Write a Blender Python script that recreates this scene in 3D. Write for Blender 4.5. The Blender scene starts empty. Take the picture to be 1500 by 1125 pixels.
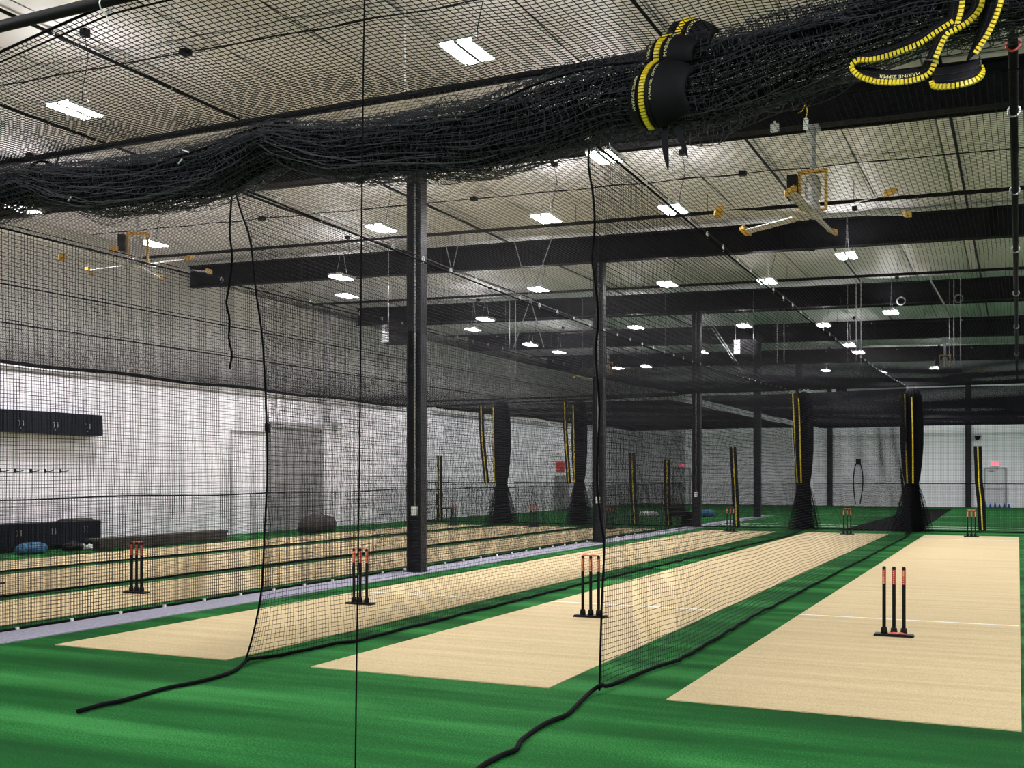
import bpy, math, random
import numpy as np
from mathutils import Vector

# ------------------------------------------------------------------ camera, world, exposure
SC = bpy.context.scene
COL = SC.collection
cam_d = bpy.data.cameras.new('camera')
cam = bpy.data.objects.new('camera', cam_d); COL.objects.link(cam)
cam.location = (0, 0, 1.69)
cam.rotation_euler = (math.pi / 2, 0, 0.4322)
cam_d.sensor_width = 36.0
cam_d.lens = 38.4
cam_d.shift_x = -3.5 / 1500
cam_d.shift_y = 133.7 / 1500
cam_d.clip_end = 300
SC.camera = cam
w = bpy.data.worlds.new('world'); SC.world = w; w.use_nodes = True
w.node_tree.nodes['Background'].inputs[0].default_value = (0.5, 0.52, 0.55, 1)
w.node_tree.nodes['Background'].inputs[1].default_value = 0.05
SC.view_settings.view_transform = 'Standard'
SC.view_settings.look = 'None'
SC.view_settings.exposure = 0.0
SC.view_settings.gamma = 1.0
SC.view_settings.use_curve_mapping = False
LAMP_POWER = 455.0

random.seed(7)
RNG = np.random.default_rng(11)
PI = math.pi

# ------------------------------------------------------------------ materials
def mat(name, col, rough=0.6, metal=0.0, noise=None, bump=None, spec=None, emit=None):
    """noise=(scale, amount[, stretch xyz]) varies the colour, bump=(scale, strength, distance)"""
    m = bpy.data.materials.new(name); m.use_nodes = True
    nt = m.node_tree; b = nt.nodes['Principled BSDF']
    b.inputs['Base Color'].default_value = (*col, 1)
    b.inputs['Roughness'].default_value = rough
    b.inputs['Metallic'].default_value = metal
    if spec is not None: b.inputs['Specular IOR Level'].default_value = spec
    if emit:
        b.inputs['Emission Color'].default_value = (*emit[0], 1)
        b.inputs['Emission Strength'].default_value = emit[1]
    if noise or bump:
        tc = nt.nodes.new('ShaderNodeTexCoord')
    if noise:
        mp = nt.nodes.new('ShaderNodeMapping')
        if len(noise) > 2: mp.inputs['Scale'].default_value = noise[2]
        nt.links.new(tc.outputs['Object'], mp.inputs['Vector'])
        n = nt.nodes.new('ShaderNodeTexNoise'); n.inputs['Scale'].default_value = noise[0]; n.inputs['Detail'].default_value = 4
        nt.links.new(mp.outputs[0], n.inputs['Vector'])
        r = nt.nodes.new('ShaderNodeValToRGB')
        a = noise[1]
        r.color_ramp.elements[0].position = 0.3; r.color_ramp.elements[1].position = 0.7
        r.color_ramp.elements[0].color = (*[c * (1 - a) for c in col], 1)
        r.color_ramp.elements[1].color = (*[min(1, c * (1 + a)) for c in col], 1)
        nt.links.new(n.outputs['Fac'], r.inputs[0]); nt.links.new(r.outputs[0], b.inputs['Base Color'])
    if bump:
        n = nt.nodes.new('ShaderNodeTexNoise'); n.inputs['Scale'].default_value = bump[0]; n.inputs['Detail'].default_value = 3
        nt.links.new(tc.outputs['Object'], n.inputs['Vector'])
        bp = nt.nodes.new('ShaderNodeBump'); bp.inputs['Strength'].default_value = bump[1]; bp.inputs['Distance'].default_value = bump[2]
        nt.links.new(n.outputs['Fac'], bp.inputs['Height']); nt.links.new(bp.outputs[0], b.inputs['Normal'])
    return m

def turf_mat(name, dark, mid, light, band, fine, band_amt, lo=0.40, hi=0.62):
    m = bpy.data.materials.new(name); m.use_nodes = True
    nt = m.node_tree; b = nt.nodes['Principled BSDF']; L = nt.links.new
    b.inputs['Roughness'].default_value = 0.85
    b.inputs['Specular IOR Level'].default_value = 0.06
    tc = nt.nodes.new('ShaderNodeTexCoord')
    mp = nt.nodes.new('ShaderNodeMapping'); mp.inputs['Scale'].default_value = band
    mp.inputs['Rotation'].default_value = (0, 0, 0.06)
    L(tc.outputs['Object'], mp.inputs['Vector'])
    n1 = nt.nodes.new('ShaderNodeTexNoise'); n1.inputs['Scale'].default_value = 1.0; n1.inputs['Detail'].default_value = 5; n1.inputs['Roughness'].default_value = 0.55
    L(mp.outputs[0], n1.inputs['Vector'])
    n2 = nt.nodes.new('ShaderNodeTexNoise'); n2.inputs['Scale'].default_value = fine; n2.inputs['Detail'].default_value = 3; n2.inputs['Roughness'].default_value = 0.7
    L(tc.outputs['Object'], n2.inputs['Vector'])
    mx = nt.nodes.new('ShaderNodeMix'); mx.data_type = 'FLOAT'; mx.inputs[0].default_value = band_amt
    L(n2.outputs['Fac'], mx.inputs[2]); L(n1.outputs['Fac'], mx.inputs[3])
    r = nt.nodes.new('ShaderNodeValToRGB'); e = r.color_ramp.elements
    e[0].position = lo; e[0].color = (*dark, 1); e[1].position = hi; e[1].color = (*light, 1)
    x = e.new((lo + hi) / 2); x.color = (*mid, 1)
    L(mx.outputs[0], r.inputs[0]); L(r.outputs[0], b.inputs['Base Color'])
    bp = nt.nodes.new('ShaderNodeBump'); bp.inputs['Strength'].default_value = 0.6; bp.inputs['Distance'].default_value = 0.02
    L(n2.outputs['Fac'], bp.inputs['Height']); L(bp.outputs[0], b.inputs['Normal'])
    return m

M = {}
M['turf'] = turf_mat('green_turf', (0.004, 0.050, 0.010), (0.010, 0.105, 0.019), (0.045, 0.235, 0.060), (0.16, 1.5, 1), 75, 0.55)  # streaks along X paint the brushed pile's sheen into the colour
M['sand'] = turf_mat('sand_turf', (0.50, 0.395, 0.225), (0.62, 0.50, 0.30), (0.72, 0.595, 0.37), (0.30, 6.0, 1), 80, 0.33, 0.38, 0.64)  # bands along X paint faint ripple shadow lines into the sand
M['strip'] = mat('grey_strip', (0.30, 0.29, 0.37), 0.9, noise=(40, 0.25))
M['concrete'] = mat('concrete', (0.35, 0.35, 0.35), 0.9, noise=(3, 0.1))
M['wall'] = mat('white_wall', (0.86, 0.85, 0.90), 0.65, noise=(0.6, 0.03))
M['wall_up'] = mat('cream_liner', (0.80, 0.79, 0.74), 0.6, noise=(0.6, 0.05))
M['ceil'] = mat('white_insulation', (0.82, 0.80, 0.79), 0.5, noise=(0.8, 0.07, (1, 0.2, 1)), bump=(2.5, 0.25, 0.05))
M['seam'] = mat('insulation_seam', (0.45, 0.45, 0.43), 0.7)
M['steel'] = mat('dark_painted_steel', (0.010, 0.010, 0.012), 0.6, noise=(6, 0.2), spec=0.06)
M['colsteel'] = mat('charcoal_column', (0.022, 0.022, 0.026), 0.5, noise=(5, 0.2), spec=0.15)
M['pipe'] = mat('black_pipe', (0.009, 0.009, 0.010), 0.5, spec=0.08)
M['galv'] = mat('galvanised', (0.55, 0.56, 0.58), 0.35, metal=0.7)
M['cable'] = mat('steel_cable', (0.5, 0.5, 0.52), 0.4, metal=0.6)
M['net'] = mat('black_twine', (0.006, 0.006, 0.008), 0.7, spec=0.04)
M['netblue'] = mat('lit_tone_twine', (0.030, 0.031, 0.042), 0.5, spec=0.3)  # lifted blue-grey paints a lit tone onto the bundle's black strands
M['twine_hi'] = mat('pale_twine', (0.055, 0.055, 0.066), 0.5, spec=0.3)  # paler grey than the other twine, for the slack strands
M['rope'] = mat('black_rope', (0.005, 0.005, 0.006), 0.8, spec=0.04, bump=(120, 0.6, 0.004))
M['tape'] = mat('black_tape', (0.006, 0.006, 0.008), 0.6, spec=0.12, bump=(400, 0.4, 0.002))
M['yellow'] = mat('yellow_zip', (0.80, 0.62, 0.02), 0.4)
M['print'] = mat('cream_print', (0.75, 0.70, 0.35), 0.6)
M['white'] = mat('white_plastic', (0.85, 0.85, 0.83), 0.4)
M['black'] = mat('black_plastic', (0.007, 0.007, 0.007), 0.45, spec=0.15)
M['red'] = mat('red_plastic', (0.55, 0.05, 0.04), 0.4)
M['bail'] = mat('coral_bail', (0.80, 0.18, 0.12), 0.4)
M['cabinet'] = mat('navy_laminate', (0.007, 0.009, 0.015), 0.5, noise=(3, 0.2), spec=0.12)
M['grey'] = mat('grey_panel', (0.30, 0.30, 0.31), 0.6, noise=(2, 0.08))
M['brownbench'] = mat('dark_bench', (0.05, 0.042, 0.035), 0.6, noise=(8, 0.3))
M['blue'] = mat('blue_fabric', (0.03, 0.13, 0.26), 0.7, noise=(12, 0.4))
M['bluep'] = mat('blue_plastic', (0.02, 0.10, 0.42), 0.5)
M['alu'] = mat('brushed_aluminium', (0.62, 0.61, 0.58), 0.4, metal=0.5)
M['fan_y'] = mat('fan_yellow', (0.68, 0.40, 0.05), 0.45)
M['rubber'] = mat('black_rubber_mat', (0.005, 0.005, 0.005), 0.9, noise=(20, 0.3), spec=0.03)
M['line'] = mat('white_line', (0.82, 0.82, 0.78), 0.8, noise=(60, 0.12))
M['exit'] = mat('exit_red', (0.8, 0.05, 0.12), 0.5, emit=((1.0, 0.10, 0.22), 2.0))
M['lamp'] = mat('led_lens', (1, 1, 1), 0.4, emit=((1.0, 0.965, 0.985), LAMP_POWER))
M['fill_glow'] = mat('added_fill_glow', (1, 1, 1), 0.4, emit=((1.0, 0.965, 0.985), LAMP_POWER * 0.07))  # added emitter that lifts the ceiling brightness
M['heater'] = mat('heater_white', (0.75, 0.76, 0.78), 0.4)
M['door'] = mat('door_white', (0.62, 0.63, 0.66), 0.5)
M['teal'] = mat('teal_shoe', (0.02, 0.22, 0.25), 0.6)

# ------------------------------------------------------------------ mesh helpers
ROOT = {}   # name of a thing's or part's object -> world origin of the thing

class MB:
    def __init__(s): s.v = []; s.f = []
    def add(s, vs, fs):
        o = len(s.v); s.v.extend(tuple(map(float, p)) for p in vs); s.f.extend(tuple(i + o for i in f) for f in fs); return s
    def box(s, c, d, rz=0.0, taper=1.0):
        cx, cy, cz = c; x, y, z = d[0] / 2, d[1] / 2, d[2] / 2
        cs, sn = math.cos(rz), math.sin(rz); vs = []
        for k in (-1, 1):
            t = taper if k > 0 else 1
            for a, b in ((-1, -1), (1, -1), (1, 1), (-1, 1)):
                px, py = a * x * t, b * y * t
                vs.append((cx + px * cs - py * sn, cy + px * sn + py * cs, cz + k * z))
        return s.add(vs, [(3, 2, 1, 0), (4, 5, 6, 7), (0, 1, 5, 4), (1, 2, 6, 5), (2, 3, 7, 6), (3, 0, 4, 7)])
    def hexa(s, p):   # eight corners: bottom 4 ccw, top 4 ccw
        return s.add(p, [(3, 2, 1, 0), (4, 5, 6, 7), (0, 1, 5, 4), (1, 2, 6, 5), (2, 3, 7, 6), (3, 0, 4, 7)])
    def tube(s, pts, r, n=6, caps=True):
        pts = [Vector(p) for p in pts]; k = len(pts)
        rs = r if isinstance(r, (list, tuple)) else [r] * k
        vs = []; u = None
        for i, p in enumerate(pts):
            t = (pts[min(i + 1, k - 1)] - pts[max(i - 1, 0)])
            t = t.normalized() if t.length > 1e-9 else Vector((0, 0, 1))
            if u is None:
                u = t.cross(Vector((0, 0, 1)))
                if u.length < 1e-3: u = t.cross(Vector((1, 0, 0)))
            else:
                u = u - t * u.dot(t)
                if u.length < 1e-6: u = t.orthogonal()
            u.normalize(); v2 = t.cross(u)
            for j in range(n):
                a = 2 * PI * j / n
                vs.append(p + u * (math.cos(a) * rs[i]) + v2 * (math.sin(a) * rs[i]))
        fs = []
        for i in range(k - 1):
            for j in range(n):
                fs.append((i * n + j, i * n + (j + 1) % n, (i + 1) * n + (j + 1) % n, (i + 1) * n + j))
        if caps:
            fs.append(tuple(range(n - 1, -1, -1))); fs.append(tuple(range((k - 1) * n, k * n)))
        return s.add(vs, fs)
    def lathe(s, prof, c, n=16):  # prof: (r, z)
        vs = []; fs = []
        for r, z in prof:
            for j in range(n):
                a = 2 * PI * j / n; vs.append((c[0] + r * math.cos(a), c[1] + r * math.sin(a), c[2] + z))
        for i in range(len(prof) - 1):
            for j in range(n):
                fs.append((i * n + j, i * n + (j + 1) % n, (i + 1) * n + (j + 1) % n, (i + 1) * n + j))
        fs.append(tuple(range(n - 1, -1, -1))); fs.append(tuple(range((len(prof) - 1) * n, len(prof) * n)))
        return s.add(vs, fs)
    def torus(s, c, R, r, axis='y', n=14, m=6):
        pts = []
        for i in range(n + 1):
            a = 2 * PI * i / n
            q = (R * math.cos(a), 0, R * math.sin(a)) if axis == 'y' else ((0, R * math.cos(a), R * math.sin(a)) if axis == 'x' else (R * math.cos(a), R * math.sin(a), 0))
            pts.append((c[0] + q[0], c[1] + q[1], c[2] + q[2]))
        return s.tube(pts, r, m, caps=False)

def _link(name, me, m, parent):
    o = bpy.data.objects.new(name, me); COL.objects.link(o)
    if m is not None and not me.materials: me.materials.append(m)
    if parent is not None: o.parent = parent
    return o

def obj(name, mb, m, parent=None, smooth=False, origin=None):
    """link as one mesh object; vertices are in world space and are shifted to the thing's origin"""
    org = ROOT.get(parent.name) if parent is not None else origin
    v = np.array(mb.v, dtype=float)
    if org is not None: v = v - np.array(org)
    me = bpy.data.meshes.new(name); me.from_pydata(v.tolist(), [], mb.f); me.update()
    if smooth: me.polygons.foreach_set('use_smooth', [True] * len(me.polygons))
    o = _link(name, me, m, parent)
    if parent is not None: ROOT[o.name] = org
    else:
        if origin is not None: o.location = origin
        ROOT[o.name] = tuple(origin) if origin is not None else (0, 0, 0)
    return o

def tag(o, label, cat=None, group=None, kind=None):
    if label: o['label'] = label
    if cat: o['category'] = cat
    if group: o['group'] = group
    if kind: o['kind'] = kind
    return o

def thing(name, label, cat, loc=(0, 0, 0), group=None):
    o = bpy.data.objects.new(name, None); COL.objects.link(o); o.location = loc
    o.empty_display_size = 0.1
    ROOT[o.name] = tuple(loc)
    return tag(o, label, cat, group)

def copy_tree(src, loc, label=None, rz=None):
    r = src.copy(); COL.objects.link(r); r.location = loc
    if rz is not None: r.rotation_euler = (0, 0, rz)
    if label: r['label'] = label
    ROOT[r.name] = tuple(loc)
    for ch in list(src.children):
        c = ch.copy(); COL.objects.link(c); c.parent = r
        for g in list(ch.children):
            d = g.copy(); COL.objects.link(d); d.parent = c
    return r

def struct(name, mb, m, parent=None, label=None):
    o = obj(name, mb, m, parent)
    if parent is None: o['kind'] = 'structure'
    if label: o['label'] = label
    return o

# nets: every strand is a thin three-sided tube through a list of points
def strands_mesh(fams, radii, org):
    V = []; F = []; off = 0
    for pts, r in zip(fams, radii):                      # pts: (strands, points, 3)
        S, K, _ = pts.shape
        t = np.empty_like(pts); t[:, 1:-1] = pts[:, 2:] - pts[:, :-2]; t[:, 0] = pts[:, 1] - pts[:, 0]; t[:, -1] = pts[:, -1] - pts[:, -2]
        t /= np.maximum(np.linalg.norm(t, axis=2, keepdims=True), 1e-9)
        ref = np.zeros_like(t); ref[..., 2] = 1
        steep = np.abs(t[..., 2]).mean(axis=1) > 0.8
        ref[steep] = (0.3, 0.95, 0)
        u = np.cross(t, ref); u /= np.maximum(np.linalg.norm(u, axis=2, keepdims=True), 1e-9)
        v = np.cross(t, u)
        ring = []
        for j in range(3):
            a = 2 * PI * j / 3 + 0.5
            ring.append(pts + r * (math.cos(a) * u + math.sin(a) * v))
        P = np.stack(ring, axis=2)        # S,K,3,3
        V.append(P.reshape(-1, 3))
        base = (np.arange(S)[:, None] * K + np.arange(K - 1)[None, :]) * 3 + off
        for j in range(3):
            q = np.stack([base + j, base + (j + 1) % 3, base + 3 + (j + 1) % 3, base + 3 + j], axis=-1)
            F.append(q.reshape(-1, 4))
        off += S * K * 3
    V = np.concatenate(V) - np.array(org); F = np.concatenate(F).astype(np.int32)
    me = bpy.data.meshes.new('net_mesh')
    me.vertices.add(len(V)); me.vertices.foreach_set('co', V.astype(np.float32).ravel())
    me.loops.add(F.size); me.loops.foreach_set('vertex_index', F.ravel())
    me.polygons.add(len(F)); me.polygons.foreach_set('loop_start', np.arange(0, F.size, 4, dtype=np.int32))
    me.update(calc_edges=True)
    return me

def net_part(parent, fn, u0, u1, v0, v1, cell=0.042, seg=0.5, r=0.002, m=None, name='mesh', cellv=None, rb=None):
    """fn(u, v) -> (...,3); one family of strands per direction"""
    cellv = cellv or cell
    nu = max(2, int(round((u1 - u0) / cell)) + 1); nv = max(2, int(round((v1 - v0) / cellv)) + 1)
    su = max(2, int(math.ceil((u1 - u0) / seg)) + 1); sv = max(2, int(math.ceil((v1 - v0) / seg)) + 1)
    U, Vv = np.meshgrid(np.linspace(u0, u1, nu), np.linspace(v0, v1, sv), indexing='ij')
    A = fn(U, Vv)
    Vv2, U2 = np.meshgrid(np.linspace(v0, v1, nv), np.linspace(u0, u1, su), indexing='ij')
    B = fn(U2, Vv2)
    me = strands_mesh([A, B], (r, rb or r), ROOT[parent.name])
    o = _link(name, me, m or M['net'], parent); o['kind'] = 'stuff'
    ROOT[o.name] = ROOT[parent.name]
    return o

def waves(seed, n=5, fmin=0.3, fmax=2.0):
    g = np.random.default_rng(seed)
    fx = g.uniform(fmin, fmax, n) * g.choice([-1, 1], n); fy = g.uniform(fmin, fmax, n); ph = g.uniform(0, 6.28, n); am = g.uniform(0.4, 1, n); am /= am.sum()
    return lambda a, b: sum(am[i] * np.sin(fx[i] * a + fy[i] * b + ph[i]) for i in range(n))

def smooth_line(pts, k=6):
    """Catmull-Rom through the points"""
    P = [np.array(p, float) for p in pts]; P = [2 * P[0] - P[1]] + P + [2 * P[-1] - P[-2]]; out = []
    for i in range(1, len(P) - 2):
        a, b, c, d = P[i - 1:i + 3]
        for s in range(k):
            t = s / k
            out.append(0.5 * ((2 * b) + (c - a) * t + (2 * a - 5 * b + 4 * c - d) * t * t + (3 * b - a - 3 * c + d) * t ** 3))
    out.append(P[-2]); return [tuple(p) for p in out]

# ------------------------------------------------------------------ measurements of the hall
XL_LOW, XL_UP, XR = -20.4, -22.6, 12.0
YB, YF = -9.0, 62.6
BAY0, BAY = 16.59, 9.14
NETZ = 4.36
def beam_bot(x): return 6.81 - 0.0225 * x
def ceil_z(x): return 7.56 - 0.0225 * x

# ------------------------------------------------------------------ floor
fl = struct('floor', MB().box(((XL_UP + XR) / 2, (YB + YF) / 2, -0.1), (XR - XL_UP + 0.6, YF - YB + 0.6, 0.2)), M['turf'], label='green artificial turf floor of the hall')
for x0, x1, y, n in ((-9.2, 3.5, 36.9, 'field_line'), (-9.2, 5.0, 38.3, 'field_line'), (-9.2, 8.0, 47.9, 'field_line')):
    obj(n, MB().box(((x0 + x1) / 2, y, 0.003), (x1 - x0, 0.09, 0.004)), M['line'], fl)
tag(obj('floor_strip', MB().box((-9.555, (YB + 46) / 2, 0.006), (0.63, 46 - YB, 0.012)), M['strip']), 'grey carpet strip running along the row of columns', 'floor strip')

def pitch(name, x0, x1, y0, y1, label, crease=True):
    t = thing(name, label, 'cricket pitch', ((x0 + x1) / 2, y0, 0))
    obj('turf_mat', MB().box(((x0 + x1) / 2, (y0 + y1) / 2, 0.004), (x1 - x0, y1 - y0, 0.008)), M['sand'], t)
    if crease:
        obj('crease_line', MB().box(((x0 + x1) / 2, 13.43, 0.009), (x1 - x0 - 0.02, 0.05, 0.003)), M['line'], t)
        obj('crease_line', MB().box(((x0 + x1) / 2, 30.9, 0.009), (x1 - x0 - 0.02, 0.05, 0.003)), M['line'], t)
pitch('cricket_pitch', -2.40, 0.02, 7.93, 32.9, 'sand coloured cricket pitch on the right, with three bare stumps')
pitch('cricket_pitch', -5.65, -3.38, 7.98, 32.9, 'sand coloured cricket pitch between the two near divider nets')
pitch('cricket_pitch', -8.70, -6.56, 7.95, 32.9, 'sand coloured cricket pitch beside the grey strip and columns')
pitch('cricket_pitch', -12.35, -10.35, 2.0, 33.0, 'sand coloured cricket pitch just behind the column side net', False)
pitch('cricket_pitch', -15.65, -13.0, 2.0, 33.0, 'sand coloured cricket pitch, middle of the three lanes behind the columns', False)
pitch('cricket_pitch', -18.1, -16.15, 2.0, 33.0, 'sand coloured cricket pitch nearest the left wall and its cabinets', False)
mm = MB(); mm.add([(-4.95, 34.3, 0.004), (-2.72, 35.1, 0.004), (-3.0, 58.4, 0.004), (-4.55, 57.7, 0.004), (-4.95, 34.3, 0.012), (-2.72, 35.1, 0.012), (-3.0, 58.4, 0.012), (-4.55, 57.7, 0.012)],
                  [(3, 2, 1, 0), (4, 5, 6, 7), (0, 1, 5, 4), (1, 2, 6, 5), (2, 3, 7, 6), (3, 0, 4, 7)])
tag(obj('rubber_mat', mm, M['rubber']), 'long black rubber mat on the far green turf', 'mat')

# ------------------------------------------------------------------ walls and ceiling
HZ = 8.3
wl = struct('wall_left', MB().box(((XL_LOW + XL_UP) / 2 - 0.1, (YB + YF) / 2, 2.09), (XL_LOW - XL_UP + 0.2, YF - YB, 4.18)), M['wall'], label='white lower wall on the left')
obj('wall_cap', MB().box((XL_LOW + 0.01, (YB + YF) / 2, 4.03), (0.02, YF - YB, 0.05)), M['grey'], wl)
struct('wall_left_upper', MB().box((XL_UP - 0.1, (YB + YF) / 2, (4.18 + HZ) / 2), (0.2, YF - YB, HZ - 4.18)), M['wall_up'], label='cream upper wall on the left')
struct('wall_far', MB().box(((XL_UP + XR) / 2, YF + 0.1, HZ / 2), (XR - XL_UP + 0.4, 0.2, HZ)), M['wall'], label='white far end wall')
struct('wall_right', MB().box((XR + 0.1, (YB + YF) / 2, HZ / 2), (0.2, YF - YB, HZ)), M['wall'], label='white wall on the right')
struct('wall_back', MB().box(((XL_UP + XR) / 2, YB - 0.1, HZ / 2), (XR - XL_UP + 0.4, 0.2, HZ)), M['wall'], label='white wall behind the viewer')
cb = MB(); x0, x1 = XL_UP - 0.2, XR + 0.2
cb.hexa([(x0, YB - 0.2, ceil_z(x0) + 0.1), (x1, YB - 0.2, ceil_z(x1) + 0.1), (x1, YF + 0.2, ceil_z(x1) + 0.1), (x0, YF + 0.2, ceil_z(x0) + 0.1),
         (x0, YB - 0.2, ceil_z(x0) + 0.3), (x1, YB - 0.2, ceil_z(x1) + 0.3), (x1, YF + 0.2, ceil_z(x1) + 0.3), (x0, YF + 0.2, ceil_z(x0) + 0.3)])
ce = struct('ceiling', cb, M['seam'], label='white insulated metal roof seen from inside')
PW = 1.524
def panel_mesh(ly):
    nx, ny = 6, 5; vs = []; fs = []
    for j in range(ny + 1):
        for i in range(nx + 1):
            a, b = i / nx, j / ny
            x = (a - 0.5) * (PW - 0.03); y = (b - 0.5) * ly
            bul = (math.sin(PI * a) ** 0.6) * (0.55 + 0.45 * math.sin(PI * b))
            vs.append((x, y, -0.0225 * x - 0.075 * bul + 0.06))
    for j in range(ny):
        for i in range(nx):
            k = j * (nx + 1) + i; fs.append((k, k + nx + 1, k + nx + 2, k + 1))
    me = bpy.data.meshes.new('insulation_panel'); me.from_pydata(vs, [], fs); me.update()
    me.polygons.foreach_set('use_smooth', [True] * len(me.polygons)); me.materials.append(M['ceil'])
    return me
LY = BAY / 2
pm = panel_mesh(LY - 0.03)
for i in range(23):
    x = XL_UP + PW * (i + 0.5)
    for j in range(16):
        y = BAY0 - 5 * LY - LY / 2 + LY * j
        if YB < y < YF:
            o = _link('insulation_panel', pm, None, ce); o.location = (x, y, ceil_z(x))

# ------------------------------------------------------------------ steel frame
BEAM_LABEL = ['dark roof beam nearest the viewer, behind the bunched net', 'second dark roof beam from the viewer, behind the near ceiling fans', 'third dark roof beam from the viewer',
              'fourth dark roof beam from the viewer', 'farthest free dark roof beam before the end wall', 'dark roof beam above and behind the viewer', 'dark roof beam overhead at the near net']
def ibeam(y, label):
    t = thing('roof_beam', label, 'beam', (-5, y, 6.92), None)
    xa, xb = XL_UP + 0.02, XR - 0.02
    def slab(z0, z1, hw):
        return MB().hexa([(xa, y - hw, beam_bot(xa) + z0), (xb, y - hw, beam_bot(xb) + z0), (xb, y + hw, beam_bot(xb) + z0), (xa, y + hw, beam_bot(xa) + z0),
                          (xa, y - hw, beam_bot(xa) + z1), (xb, y - hw, beam_bot(xb) + z1), (xb, y + hw, beam_bot(xb) + z1), (xa, y + hw, beam_bot(xa) + z1)])
    obj('bottom_flange', slab(0, 0.025, 0.13), M['steel'], t)
    obj('web', slab(0.025, 0.62, 0.012), M['steel'], t)
    obj('top_flange', slab(0.62, 0.645, 0.13), M['steel'], t)
    for x in (-18.5, -14.0, -9.53, -5.0, -0.5):
        obj('stiffener', MB().box((x, y - 0.068, beam_bot(x) + 0.322), (0.015, 0.11, 0.585)), M['steel'], t)
for k in range(5): ibeam(BAY0 + BAY * k, BEAM_LABEL[k])
ibeam(BAY0 - 2 * BAY, BEAM_LABEL[5]); ibeam(BAY0 - BAY, BEAM_LABEL[6])

def column(x, y, label, conduit=True, zt=None):
    zt = zt or beam_bot(x)
    t = thing('steel_column', label, 'column', (x, y, 0))
    obj('base_plate', MB().box((x, y, 0.012), (0.36, 0.30, 0.02)), M['colsteel'], t)
    for s in (-1, 1):
        obj('flange', MB().box((x + s * 0.13, y, zt / 2 + 0.011), (0.016, 0.22, zt - 0.022)), M['colsteel'], t)
    obj('web', MB().box((x, y, zt / 2 + 0.011), (0.244, 0.012, zt - 0.022)), M['colsteel'], t)
    if conduit:
        obj('conduit', MB().tube([(x - 0.01, y - 0.05, zt - 0.02), (x - 0.01, y - 0.05, 1.15)], 0.017, 8), M['galv'], t, True)
        obj('outlet_box', MB().box((x - 0.01, y - 0.06, 1.07), (0.10, 0.06, 0.16)), M['white'], t)
column(-9.53, BAY0, 'dark steel column nearest the viewer, standing on the grey strip')
column(-9.53, BAY0 + BAY, 'second dark steel column from the viewer on the grey strip')
column(-9.53, BAY0 + 2 * BAY, 'third dark steel column in the row, beside the far end of the pitches')
column(-9.53, BAY0 + 3 * BAY, 'fourth dark steel column in the row, standing in the far turf', False)
column(-9.53, BAY0 + 4 * BAY, 'fifth dark steel column in the row, next to a gathered net', False)
column(-9.5, YF - 0.16, 'dark steel wall column on the end wall, left of the loop of rope', False, 7.0)
column(-2.4, YF - 0.16, 'dark steel wall column on the end wall beside the exit door', False, 6.85)

# ------------------------------------------------------------------ lamps
LIGHTS = {
 -5.8: ([11.3, 15.94, 19.63, 27.9, 36.78, 42.93, 45.59, 54.5], 'over the middle pitch row'),
 -11.85: ([11.2, 19.2, 27.28, 35.7, 44.16], 'just left of the column row'),
 -8.3: ([19.49, 27.55, 36.36, 53.35], 'over the pitch beside the columns'),
 -3.45: ([25.11, 34.43, 53.41], 'over the net left of the right pitch'),
 -17.6: ([15.32, 18.83, 26.67, 34.71, 39.72, 42.7, 50.27], 'nearest the left wall'),
 -16.0: ([23.96, 32.43, 49.68], 'second row from the left wall'),
}
ORD = ['nearest', 'second', 'third', 'fourth', 'fifth', 'sixth', 'seventh', 'eighth']
def lamp_master():
    t = thing('ceiling_light', 'twin strip ceiling light', 'light', (0, 0, 6.6), 'twin strip ceiling lights')
    ROOT[t.name] = (0, 0, 0)
    h = MB().box((0, 0, 0.055), (0.40, 0.66, 0.05)); h.box((0, 0, 0.02), (0.05, 0.66, 0.04))
    h.box((-0.205, 0, 0.03), (0.012, 0.66, 0.06)); h.box((0.205, 0, 0.03), (0.012, 0.66, 0.06))
    obj('housing', h, M['white'], t)
    obj('ceiling_fill_glow', MB().box((0, 0, 0.084), (0.30, 0.56, 0.008)), M['fill_glow'], t)  # glow added on top of the housing to brighten the ceiling
    for s in (-1, 1):
        l = MB(); n = 6
        prof = [(s * 0.11 + 0.075 * math.cos(PI * k / n), 0.03 - 0.03 * math.sin(PI * k / n)) for k in range(n + 1)]
        vs = [(px, -0.32, pz) for px, pz in prof] + [(px, 0.32, pz) for px, pz in prof]
        k = n + 1
        l.add(vs, [(i, i + 1, k + i + 1, k + i) for i in range(n)] + [tuple(range(k - 1, -1, -1)), tuple(range(k, 2 * k))])
        obj('lens', l, M['lamp'], t)
    obj('hanger', MB().tube([(0, -0.26, 0.08), (0.0, -0.12, 0.45), (0, 0, 1.12)], 0.004, 4).tube([(0, 0.26, 0.08), (0.0, 0.12, 0.45), (0, 0, 1.12)], 0.004, 4), M['cable'], t)
    obj('junction_box', MB().box((0.16, 0.0, 1.06), (0.10, 0.10, 0.10)).tube([(0.16, 0, 1.02), (0.22, 0, 0.7), (0.12, 0, 0.3), (0.1, 0, 0.075)], 0.006, 5), M['pipe'], t)
    return t
LM = lamp_master(); first = True
def put_lamp(x, y, label):
    global first
    z = 6.6 - 0.0225 * (x + 6) * 1.0
    if first:
        LM.location = (x, y, z); LM['label'] = label; first = False
    else: copy_tree(LM, (x, y, z), label)
for x, (ys, where) in LIGHTS.items():
    for i, y in enumerate(ys):
        put_lamp(x, y, f'twin strip ceiling light, {ORD[i]} from the viewer {where}')
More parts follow.
